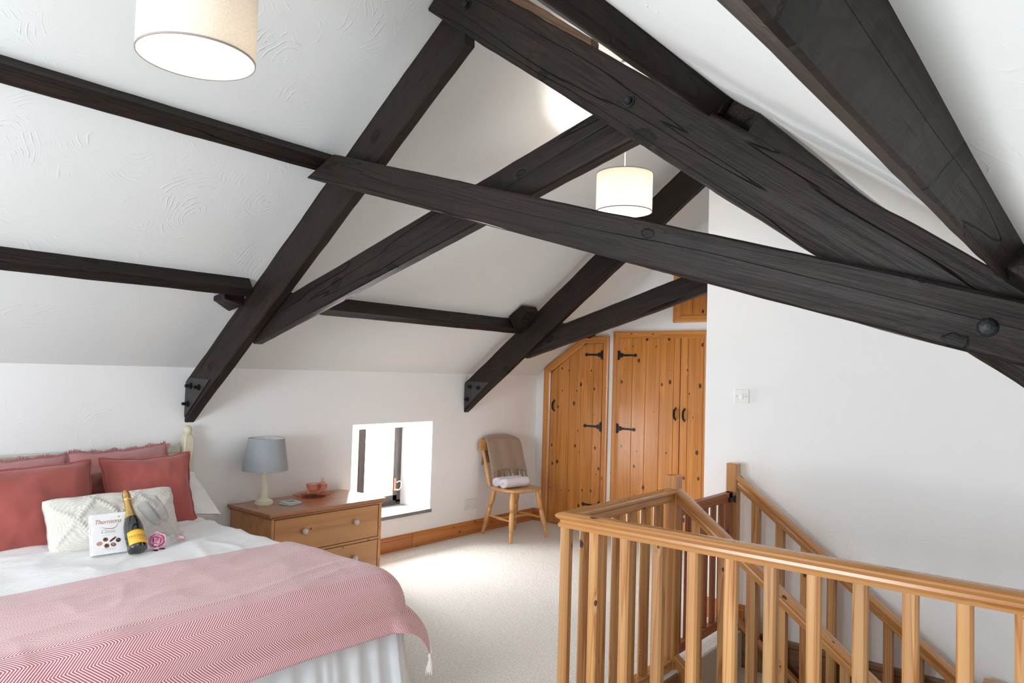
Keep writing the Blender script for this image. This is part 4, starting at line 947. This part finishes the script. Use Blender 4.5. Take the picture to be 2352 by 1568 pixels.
# label faces the camera side
loc = bq.inverted() @ CAM; lang = math.atan2(loc.y, loc.x) + 0.25
def on_cyl(x, y, rr): a = lang + x / rr; return Vector((rr * math.cos(a), rr * math.sin(a), y))
lbm = MB().grid(lambda a, b: on_cyl(-0.040 + 0.085 * a, 0.018 + (0.060 + 0.004 * math.sin(a * PI)) * b, 0.0397), 30, 6)
lbl = obj('label', lbm.xf(bq), 'label', bt, bq, smooth=True, solid=0.0003)
tx = text_mb('PROSECCO', 0.0145, 0, 1.15, extrude=0.0001)
tx.v = [on_cyl(p.x + 0.006, p.y + 0.048, 0.0401 + p.z) for p in tx.v]; obj('lettering', tx.xf(bq), 'ink', lbl, bq)
lb = MB(); lb.grid(lambda a, b: on_cyl(-0.026 + 0.050 * a, 0.0435 + 0.0007 * b, 0.0402), 10, 1); lb.grid(lambda a, b: on_cyl(-0.010 + 0.034 * a, 0.036 + 0.0007 * b, 0.0402), 10, 1)
obj('rule', lb.xf(bq), 'ink', lbl, bq, solid=0.0002)
def flute(base, top, label):
    base = Vector(base); ax = (Vector(top) - base).normalized(); m = Matrix.Translation(base) @ ax.to_track_quat('Z', 'Y').to_matrix().to_4x4()
    t = thing('champagne_flute', label, 'glass', base, 'champagne flutes on the bed')
    obj('foot', MB().lathe([(0.0, 0.0), (0.032, 0.0), (0.033, 0.002), (0.010, 0.006), (0.0045, 0.012), (0.0, 0.012)], seg=28).xf(m), 'clear_glass', t, m, smooth=True)
    obj('stem', MB().lathe([(0.0045, 0.010), (0.0038, 0.03), (0.0038, 0.07), (0.006, 0.085), (0.0, 0.085)], seg=14).xf(m), 'clear_glass', t, m, smooth=True)
    obj('bowl', MB().lathe([(0.006, 0.083), (0.016, 0.095), (0.024, 0.12), (0.027, 0.15), (0.0255, 0.19), (0.0235, 0.215), (0.0222, 0.215), (0.0242, 0.19), (0.0257, 0.15), (0.0225, 0.12), (0.014, 0.097), (0.0, 0.088)], seg=32, cap=False).xf(m), 'clear_glass', t, m, smooth=True)
flute((1.03, 1.60, BZ + 0.040), (0.89, 1.52, 0.765), 'empty champagne flute leaning on the knitted cushion, nearer the bottle')
flute((0.99, 1.645, BZ + 0.040), (0.87, 1.585, 0.765), 'empty champagne flute leaning on the knitted cushion, farther from the bottle')
def petal(c, n, up, w, h, cup, curl, mb):
    n = Vector(n).normalized(); up = Vector(up); up = (up - n * up.dot(n)).normalized(); x = up.cross(n)
    def f_(a, b):
        s_ = 2 * a - 1; ww = w * math.sin(PI * min(1, 0.16 + 0.62 * b)) ** 0.7
        return Vector(c) + x * s_ * ww + up * h * b + n * (cup * (s_ * s_) * w - curl * b ** 3 * h + 0.0015 * math.sin(s_ * 7 + b * 5))
    mb.grid(f_, 8, 8)
def rose_head(c, ax, R, label):
    c = Vector(c); q = Vector(ax).to_track_quat('Z', 'Y'); root = None
    t = thing('rose', label, 'flower', c)
    k = 0
    for ring, (n_, rr, h, tilt) in enumerate(((3, 0.005, 0.029, 0.1), (4, 0.013, 0.032, 0.38), (5, 0.023, 0.034, 0.75), (6, 0.031, 0.034, 1.15))):
        for i in range(n_):
            a = 2 * PI * i / n_ + ring * 0.7; d = Vector((math.cos(a), math.sin(a), 0)); up = Vector((0, 0, 1)) * math.cos(tilt) + d * math.sin(tilt)
            mb = MB(); petal(q @ (d * rr * 0.35) + c, q @ (d - up * d.dot(up)), q @ up, 0.010 + rr * 0.55, h, -0.45, 0.25 + 0.2 * ring * .5, mb)
            obj('petal', mb, 'rose_light' if (i + ring) % 2 else 'rose', t, smooth=True, solid=0.0008); k += 1
    lm = MB(); petal(c + q @ Vector((-.012, -.03, -.004)), (0, 0, 1), q @ Vector((0.6, -1, 0)), 0.008, 0.028, 0.1, 0.1, lm); obj('leaf', lm, 'leaf', t, smooth=True, solid=0.001)
    lm = MB(); petal(c + q @ Vector((.012, -.026, -.004)), (0, 0, 1), q @ Vector((1.0, -.5, 0)), 0.008, 0.026, 0.1, 0.1, lm); obj('leaf', lm, 'leaf', t, smooth=True, solid=0.001)
rose_head((1.035, 1.530, BZ + 0.036), (0.75, -0.30, 0.50), 0.03, 'pink rose lying against the bottle on the bed')
for k, (x, y, a, lab) in enumerate(((1.015, 1.617, 0.3, 'pale pink loose petal nearest the rose'), (0.985, 1.665, 1.6, 'pale pink loose petal farthest from the rose'), (1.03, 1.645, 2.6, 'pale pink loose petal in front of the other loose petals'))):
    mb = MB(); petal((x, y + 0.012, BZ + 0.032), (0.5 * math.cos(a), 0.5 * math.sin(a), 0.8), (math.cos(a + 1.3), math.sin(a + 1.3), 0.25), 0.017, 0.036, 0.5, 0.2, mb)
    tag(obj('rose_petal', mb, 'petal_pale', smooth=True, solid=0.0008), lab + ' on the white bed cover', 'petal', 'loose petals on the bed')

# ================================================================== CHEST OF DRAWERS
ch = thing('chest_of_drawers', 'low waxed pine chest with pale round knobs between the bed and the window', 'chest of drawers', (0.25, 2.88, 0))
cb = MB()
CX0, CX1, CY0, CY1, CZ = 0.022, 0.470, 2.465, 3.300, 0.508
cb.box((CX0, CY0, 0.0), (CX1, CY0 + 0.018, CZ)); cb.box((CX0, CY1 - 0.022, 0.0), (CX1, CY1, CZ)); cb.box((CX0, CY0 + 0.018, 0.0), (CX0 + 0.01, CY1 - 0.022, CZ))
cb.box((CX0 + 0.01, CY0 + 0.018, 0.0), (CX1 - 0.004, CY1 - 0.022, 0.055)); cb.box((CX1 - 0.02, CY0 + 0.018, 0.262), (CX1 - 0.002, CY1 - 0.022, 0.277)); cb.box((CX1 - 0.02, CY0 + 0.018, 0.492), (CX1 - 0.002, CY1 - 0.022, CZ))
obj('carcass', cb, 'chest_pine', ch, frame_x((CX1, CY0, 0.2), (0, 1, 0)))
tt = MB().box((CX0 - 0.01, 2.443, CZ), (0.487, 3.325, 0.530), 0.005, 2); tt.box((CX0, 2.452, CZ - 0.012), (0.479, 3.312, CZ), 0.004)
obj('top', tt, 'chest_top', ch, frame_x((0.25, 2.44, CZ), (0, 1, 0)))
for z0, z1 in ((0.281, 0.488), (0.060, 0.258)):
    dr = obj('drawer', MB().box((CX1 - 0.018, CY0 + 0.022, z0), (CX1, CY1 - 0.027, z1), 0.002), 'chest_pine', ch, frame_x((CX1, CY0, z0), (0, 1, 0)))
    zc = z1 - 0.088
    for y in (2.688, 3.078):
        obj('knob', MB().lathe([(0.009, 0), (0.0085, 0.008), (0.016, 0.012), (0.0175, 0.018), (0.0175, 0.024), (0.013, 0.030), (0.0, 0.032)], (CX1, y, zc), (1, 0, 0), 24), 'knob', dr, smooth=True, angle=50)

# ---- bedside lamp
def lathe_obj(name, prof, o_, mat, parent, seg=32, ang=40, cap=True):
    return obj(name, MB().lathe(prof, o_, seg=seg, cap=cap), mat, parent, smooth=True, angle=ang)
LX, LY, LZ = 0.165, 2.603, 0.530
lp = thing('table_lamp', 'small column table lamp with a blue-grey shade on the pine chest', 'lamp', (LX, LY, LZ))
lathe_obj('base', [(0.0, 0), (0.055, 0), (0.056, 0.010), (0.052, 0.014), (0.053, 0.022), (0.044, 0.028), (0.034, 0.033), (0.030, 0.038), (0.0, 0.038)], (LX, LY, LZ), 'lamp_cream', lp)
colm = MB(); rs = []
for z, rr in ((0.036, 0.026), (0.045, 0.0235), (0.052, 0.0215), (0.19, 0.0185)):
    rs.append([Vector((LX + rr * (1 - (0.10 if k % 2 else 0)) * math.cos(2 * PI * k / 32), LY + rr * (1 - (0.10 if k % 2 else 0)) * math.sin(2 * PI * k / 32), LZ + z)) for k in range(32)])
colm.rings(rs); obj('column', colm, 'lamp_cream', lp, smooth=True, angle=20)
lathe_obj('capital', [(0.0, 0.188), (0.019, 0.188), (0.021, 0.192), (0.018, 0.197), (0.019, 0.205), (0.024, 0.212), (0.027, 0.216), (0.027, 0.222), (0.012, 0.226), (0.012, 0.26), (0.0, 0.26)], (LX, LY, LZ), 'lamp_cream', lp)
lathe_obj('bulb', [(0.0, 0.26), (0.012, 0.262), (0.014, 0.285), (0.028, 0.315), (0.026, 0.34), (0.012, 0.357), (0, 0.36)], (LX, LY, LZ), 'white_plastic', lp)
sh = lathe_obj('lamp_shade', [(0.138, 0.212), (0.1385, 0.212), (0.110, 0.410), (0.1095, 0.410), (0.137, 0.214)], (LX, LY, LZ), 'grey_shade', lp, 48, 40, False)
lathe_obj('shade_lining', [(0.1355, 0.216), (0.108, 0.408)], (LX, LY, LZ), 'white_cotton', lp, 48, 40, False)
rg = MB()
for k in range(3): a = k * 2 * PI / 3 + .4; rg.tube([(LX, LY, LZ + 0.385), (LX + 0.108 * math.cos(a), LY + 0.108 * math.sin(a), LZ + 0.402)], 0.0015, 6)
rg.tube([(LX, LY, LZ + 0.26), (LX, LY, LZ + 0.385)], 0.003, 6)
obj('shade_ring', rg, 'white_plastic', lp)
obj('cord', MB().tube([(LX - 0.05, LY + 0.0, LZ + 0.012), (LX - 0.075, LY - 0.02, LZ + 0.020), (LX - 0.10, LY - 0.055, LZ + 0.010), (LX - 0.125, LY - 0.10, LZ + 0.004), (0.03, LY - 0.135, LZ + 0.004), (0.008, LY - 0.14, LZ - 0.02)], 0.0028, 8), 'white_plastic', lp, smooth=True)

# ---- coasters and the pink glass set
for k, (rot, dx, dz, lab) in enumerate(((0.20, 0.0, 0.0, 'pale square coaster underneath the other one on the chest'), (-0.10, -0.012, 0.0075, 'pale square coaster with a dark printed sketch, on top of the other coaster'))):
    m = Matrix.Translation((0.268 + dx, 2.722 + 0.012 * k, 0.5302 + dz)) @ Matrix.Rotation(rot, 4, 'Z')
    c_ = obj('coaster', MB().box((-0.050, -0.050, 0), (0.050, 0.050, 0.007), 0.002).xf(m), 'coaster', frame=m); tag(c_, lab, 'coaster', 'coasters on the chest')
    if k: obj('printed_sketch', MB().prism([(-0.02, -0.03), (0.01, -0.025), (0.022, 0.0), (0.012, 0.03), (-0.005, 0.022), (-0.018, 0.03), (-0.01, 0.0)], 0.0071, 0.0074, 'z').xf(m), 'coaster_print', c_, m)
TX, TY, TZ = 0.150, 2.985, 0.530
def scallop(mb, rx, ry, z0, lip, n=28, th=0.004):
    def f_(a, b):
        ang = 2 * PI * a; s_ = 1 + 0.022 * math.cos(ang * n) * (b ** 2)
        if b < 0.75: return Vector((TX + rx * b * math.cos(ang), TY + ry * b * math.sin(ang), z0 + 0.002 * math.cos(b * 40)))
        q = (b - 0.75) / 0.25; return Vector((TX + rx * (0.75 + 0.25 * q) * s_ * math.cos(ang), TY + ry * (0.75 + 0.25 * q) * s_ * math.sin(ang), z0 + lip * q ** 1.5))
    mb.grid(f_, 140, 24)
tm_ = MB(); scallop(tm_, 0.098, 0.150, TZ + 0.006, 0.018)
tr = obj('glass_tray', tm_, 'pink_glass', smooth=True, solid=0.004); tag(tr, 'oval pink pressed glass tray with a scalloped rim on the chest', 'tray')
obj('foot_ring', MB().rings([[Vector((TX + 0.055 * math.cos(a), TY + 0.09 * math.sin(a), z)) for a in [2 * PI * k / 40 for k in range(40)]] for z in (TZ, TZ + 0.005)]), 'pink_glass', tr, smooth=False)
def twirl(prof, o_, n, seg=72, tw=1.6):
    rs = []; z0 = prof[0][1]; z1 = max(p[1] for p in prof)
    for r_, z in prof: rs.append([Vector(o_) + Vector((r_ * (1 + 0.045 * math.cos(n * (2 * PI * k / seg + tw * (z - z0) / (z1 - z0 + 1e-6) * .4))) * math.cos(2 * PI * k / seg), r_ * (1 + 0.045 * math.cos(n * (2 * PI * k / seg + tw * (z - z0) / (z1 - z0 + 1e-6) * .4))) * math.sin(2 * PI * k / seg), z)) for k in range(seg)])
    return MB().rings(rs, cap=False)
tz0 = TZ + 0.011
bw = obj('glass_bowl', twirl([(0.028, 0.0), (0.026, 0.004), (0.012, 0.012), (0.014, 0.018), (0.034, 0.030), (0.046, 0.052), (0.050, 0.078), (0.0475, 0.078), (0.043, 0.052), (0.031, 0.032), (0.004, 0.021)], (0.160, 2.975, tz0), 14), 'pink_glass', smooth=True)
tag(bw, 'footed pink swirled glass bowl, largest piece on the pink tray', 'bowl')
jr = thing('glass_jar', 'lidded pink glass jar with a knob at the right end of the pink tray', 'jar', (0.120, 3.072, tz0))
obj('jar_body', twirl([(0.026, 0.0), (0.024, 0.004), (0.012, 0.010), (0.014, 0.015), (0.030, 0.026), (0.034, 0.042), (0.031, 0.056), (0.028, 0.056), (0.030, 0.042), (0.004, 0.020)], (0.120, 3.072, tz0), 12), 'pink_glass', jr, smooth=True)
obj('lid', MB().lathe([(0.036, 0.055), (0.035, 0.060), (0.022, 0.072), (0.010, 0.082), (0.006, 0.086), (0.010, 0.094), (0.008, 0.102), (0.0, 0.105)], (0.120, 3.072, tz0), seg=20), 'pink_glass', jr, smooth=True, angle=30)
rd = obj('ring_dish', MB().lathe([(0.0, 0.002), (0.018, 0.0), (0.026, 0.006), (0.036, 0.020), (0.034, 0.021), (0.022, 0.009), (0.010, 0.007), (0.005, 0.022), (0.0035, 0.052), (0.0, 0.056)], (0.180, 2.902, tz0), seg=28, cap=False), 'pink_glass', smooth=True)
tag(rd, 'small pink glass dish with a central spike at the left end of the pink tray', 'dish')

# ================================================================== PENDANT LAMPS
def pendant(x, y, zb, R, H, ztop, label, power, cordlen):
    t = thing('pendant_lamp', label, 'pendant lamp', (x, y, ztop), 'drum pendant lamps')
    obj('lamp_shade', MB().lathe([(R, 0), (R, H), (R - 0.002, H), (R - 0.002, 0)], (x, y, zb), seg=72, cap=False), 'shade', t, Matrix.Translation((x, y, zb)), smooth=True, angle=40)
    for z in (0.0, H): obj('rim', MB().lathe([(R - 0.003, -0.002 + z), (R + 0.001, -0.002 + z), (R + 0.001, 0.003 + z), (R - 0.003, 0.003 + z)], (x, y, zb), seg=72, cap=False), 'pale_rim', t)
    obj('diffuser', MB().lathe([(R - 0.004, 0.001), (0.0, 0.001)], (x, y, zb), seg=48, cap=False), 'diffuser', t, solid=0.002)
    obj('cord', MB().tube([(x, y, zb + H - 0.02), (x, y, ztop - 0.02)], 0.003, 8), 'white_plastic', t)
    lathe_obj('ceiling_rose', [(0, -0.03), (0.02, -0.028), (0.045, -0.008), (0.045, 0.0), (0, 0)], (x, y, ztop), 'white_plastic', t)
    lathe_obj('lamp_holder', [(0, 0), (0.018, 0), (0.018, 0.05), (0.010, 0.06), (0, 0.06)], (x, y, zb + H - 0.06), 'white_plastic', t)
    sp = MB()
    for k in range(3): a = 2 * PI * k / 3; sp.tube([(x, y, zb + H - 0.012), (x + (R - 0.002) * math.cos(a), y + (R - 0.002) * math.sin(a), zb + H - 0.002)], 0.0018, 6)
    obj('spider', sp, 'white_plastic', t)
    lathe_obj('bulb', [(0, 0.0), (0.02, 0.006), (0.030, 0.028), (0.026, 0.05), (0.014, 0.075), (0, 0.078)], (x, y, zb + H - 0.135), 'bulb', t)
    d = bpy.data.lights.new('bulb_light', 'POINT'); d.energy = power; d.color = (1.0, 0.94, 0.88); d.shadow_soft_size = 0.035
    lo_ = bpy.data.objects.new('bulb_light', d); COL.objects.link(lo_); lo_.parent = t; lo_.matrix_local = Matrix.Translation((0, 0, zb + H - 0.175 - ztop))
    return t
M['pale_rim'] = plain('taupe_shade_edging', (0.36, 0.31, 0.27), 0.7)
pendant(2.245, 1.000, 2.262, 0.158, 0.24, 3.075, 'large drum pendant lamp at the top left, above the bed', 2.8, 0.6)
pendant(2.230, 3.395, 2.278, 0.150, 0.205, 3.085, 'drum pendant lamp hanging behind the nearer truss in the middle of the room', 26.0, 0.6)

# ================================================================== CHAIR with blanket and towels
CH = Matrix.Translation((0.315, 4.925, 0)) @ Matrix.Rotation(-0.19, 4, 'Z')     # +X is the way the chair faces
ca = thing('wooden_chair', 'turned honey-coloured wooden chair against the wall by the sloped door', 'chair', (0.315, 4.925, 0))
SZ = 0.392
seat = []
N_ = 40
for k in range(N_):
    a = 2 * PI * k / N_; cx_, sy_ = math.cos(a), math.sin(a)
    e = 3.2; rr = 1 / ((abs(cx_) ** e + abs(sy_) ** e) ** (1 / e)); xx = cx_ * rr * 0.185; yy = sy_ * rr * (0.195 + 0.012 * cx_)
    seat.append((xx, yy))
def sring(k, z): return [Vector((a * k, b * k, z)) for a, b in seat]
obj('seat', MB().rings([sring(0.93, SZ), sring(0.99, SZ + 0.006), sring(1.0, SZ + 0.016), sring(0.985, SZ + 0.026), sring(0.90, SZ + 0.028), sring(0.5, SZ + 0.020), sring(0.1, SZ + 0.020)]).xf(CH), 'chair_wood', ca, CH, smooth=True, angle=50)
def turned(p0, p1, prof, name, par=ca):
    p0 = Vector(p0); p1 = Vector(p1); L = (p1 - p0).length
    mb = MB().lathe([(r_, z * L) for r_, z in prof], p0, p1 - p0, 18).xf(CH); return obj(name, mb, 'chair_wood', par, frame_x(CH @ p0, (CH.to_3x3() @ (p1 - p0))), smooth=True, angle=60)
LEG = [(r_ * 1.18, z_) for r_, z_ in [(0.011, 0), (0.0125, 0.04), (0.015, 0.20), (0.0115, 0.215), (0.016, 0.225), (0.0175, 0.30), (0.0185, 0.50), (0.0165, 0.57), (0.0125, 0.585), (0.0175, 0.60), (0.0125, 0.615), (0.0175, 0.63), (0.0125, 0.645), (0.018, 0.66), (0.020, 0.78), (0.016, 0.90), (0.013, 1.0)]]
feet = {'A': (-0.215, -0.172), 'B': (0.195, -0.200), 'C': (0.190, 0.208), 'D': (-0.205, 0.175)}
tops = {'A': (-0.120, -0.125), 'B': (0.125, -0.135), 'C': (0.125, 0.135), 'D': (-0.120, 0.125)}
for k in feet: turned((*feet[k], 0.0), (*tops[k], SZ + 0.006), LEG, 'leg')
def mid(k, t): a = Vector((*feet[k], 0)); b = Vector((*tops[k], SZ)); return a.lerp(b, t)
STR = [(0.007, 0), (0.009, 0.3), (0.013, 0.46), (0.0095, 0.48), (0.013, 0.5), (0.0095, 0.52), (0.013, 0.54), (0.009, 0.7), (0.007, 1)]
s1_ = (mid('A', 0.42), mid('B', 0.42)); s2_ = (mid('D', 0.42), mid('C', 0.42))
turned(s1_[0], s1_[1], STR, 'stretcher'); turned(s2_[0], s2_[1], STR, 'stretcher'); turned(s1_[0].lerp(s1_[1], .5), s2_[0].lerp(s2_[1], .5), STR, 'stretcher')
# back: two turned posts, spindles and a curved crest rail
POST = [(r_ * 1.15, z_) for r_, z_ in [(0.0155, 0), (0.018, 0.15), (0.0185, 0.35), (0.015, 0.60), (0.011, 0.66), (0.014, 0.69), (0.010, 0.72), (0.0135, 0.85), (0.010, 1.0)]]
def bp(y, t): return Vector((-0.155 - 0.085 * t + 0.02 * (1 - (y / 0.17) ** 2) * -1 * t, y * (1 + 0.12 * t), SZ + 0.02 + 0.31 * t))
for y in (-0.155, 0.155): turned(bp(y, 0), bp(y, 1), POST, 'back_post')
for y in (-0.095, -0.032, 0.032, 0.095): turned(bp(y, 0), bp(y, 1), [(0.006, 0), (0.008, 0.3), (0.009, 0.6), (0.006, 1.0)], 'spindle')
cm_ = MB(); rs = []
for k in range(21):
    t = -1 + 2 * k / 20; y = 0.212 * t; x = -0.240 - 0.028 * (1 - t * t); hh = 0.105 - 0.014 * t * t - (0.012 if abs(t) > .95 else 0); zz = SZ + 0.318 - 0.004 * (1 - t * t); tk = 0.015
    rs.append([Vector((x + tk, y, zz)), Vector((x + tk, y, zz + hh * .8)), Vector((x + tk * .3, y, zz + hh)), Vector((x - tk, y, zz + hh * .95)), Vector((x - tk, y, zz))])
obj('crest_rail', cm_.rings(rs).xf(CH), 'chair_wood', ca, CH @ Matrix.Translation((-0.24, 0, 0.71)) @ Matrix.Rotation(PI / 2, 4, 'Z'), smooth=True, angle=35)
# taupe blanket folded over the crest
def blk(a, b):
    y = -0.150 + 0.37 * a; s_ = -0.26 + 0.575 * b        # s: path length, 0 at the top of the crest
    t = (y / 0.2); xb = -0.250 - 0.028 * (1 - t * t); top = SZ + 0.446 - 0.03 * max(0, abs(a - .45) * 2) ** 3
    r_ = 0.026
    if s_ < -r_ * 1.57: x = xb - r_; z = top - r_ - (-s_ - r_ * 1.57) * 0.98
    elif s_ > r_ * 1.57: e = s_ - r_ * 1.57; x = xb + r_ + 0.26 * e + 0.01; z = top - r_ - e * 0.96
    else: x = xb + r_ * math.sin(s_ / r_); z = top - r_ + r_ * math.cos(s_ / r_)
    f_ = 0.004 * math.sin(a * 15 + 1.2 * nz((b * 2, 1, 1))) * min(1, abs(s_) / 0.12)
    if s_ > 0: x += f_ + 0.014 * math.sin(a * PI) * min(1, s_ / 0.1)
    y += 0.012 * nz((a * 2, b * 3, 3)) + (0.02 * (s_ / 0.3) if s_ > 0 else 0)
    return CH @ Vector((x, y, z))
bl = obj('wool_blanket', MB().grid(blk, 60, 60), 'blanket', frame=CH, smooth=True, solid=0.016, subsurf=0); tag(bl, 'taupe wool blanket with a twisted fringe folded over the chair back', 'blanket')
fb = MB(); random.seed(11)
for k in range(46):
    a = (k + 0.5) / 46; p = blk(a, 1.0); q = blk(a, 0.96); d = (p - q).normalized(); R3 = CH.to_3x3(); w = random.uniform(-.012, .012); L = random.uniform(.045, .075)
    p = p + R3 @ Vector((random.uniform(-.004, .008), 0, 0.004))
    fb.tube([p, p + d * L * .35 + R3 @ Vector((0.004, w * .6, 0)), p + d * L * .7 + R3 @ Vector((0.006, w, 0)), p + d * L + R3 @ Vector((0.002, w * 1.6, 0))], [0.0045, 0.004, 0.0036, 0.0022], 6)
obj('fringe', fb, 'blanket', bl, CH, smooth=True)
def towel(x, y0, y1, R, z0, rot, label, seed):
    T = CH @ Matrix.Translation((x, 0, z0)) @ Matrix.Rotation(rot, 4, 'Z'); turns = 3.2; mb = MB(); n = 90; m_ = 14
    def f_(a, b):
        ang = turns * 2 * PI * a; rr = 0.010 + (R - 0.010) * a; y = y0 + (y1 - y0) * b
        rr *= 1 + 0.03 * nz((a * 3, b * 2, seed)); en = 1 - 0.05 * (2 * b - 1) ** 6
        return T @ Vector((math.cos(ang) * rr * 1.10 * en, y + 0.004 * math.sin(a * 9) * (2 * b - 1), R * 0.92 + math.sin(ang) * rr * 0.92 * en))
    mb.grid(f_, n, m_); o = obj('rolled_towel', mb, 'towel', frame=CH, smooth=True, solid=0.0105); return tag(o, label, 'towel', 'rolled towels on the chair')
towel(0.010, -0.150, 0.120, 0.043, SZ + 0.026, 0.05, 'white rolled towel on the chair seat, the one nearer the front edge', 1)
towel(-0.082, -0.150, 0.120, 0.043, SZ + 0.026, 0.02, 'white rolled towel on the chair seat, tucked against the chair back', 2)
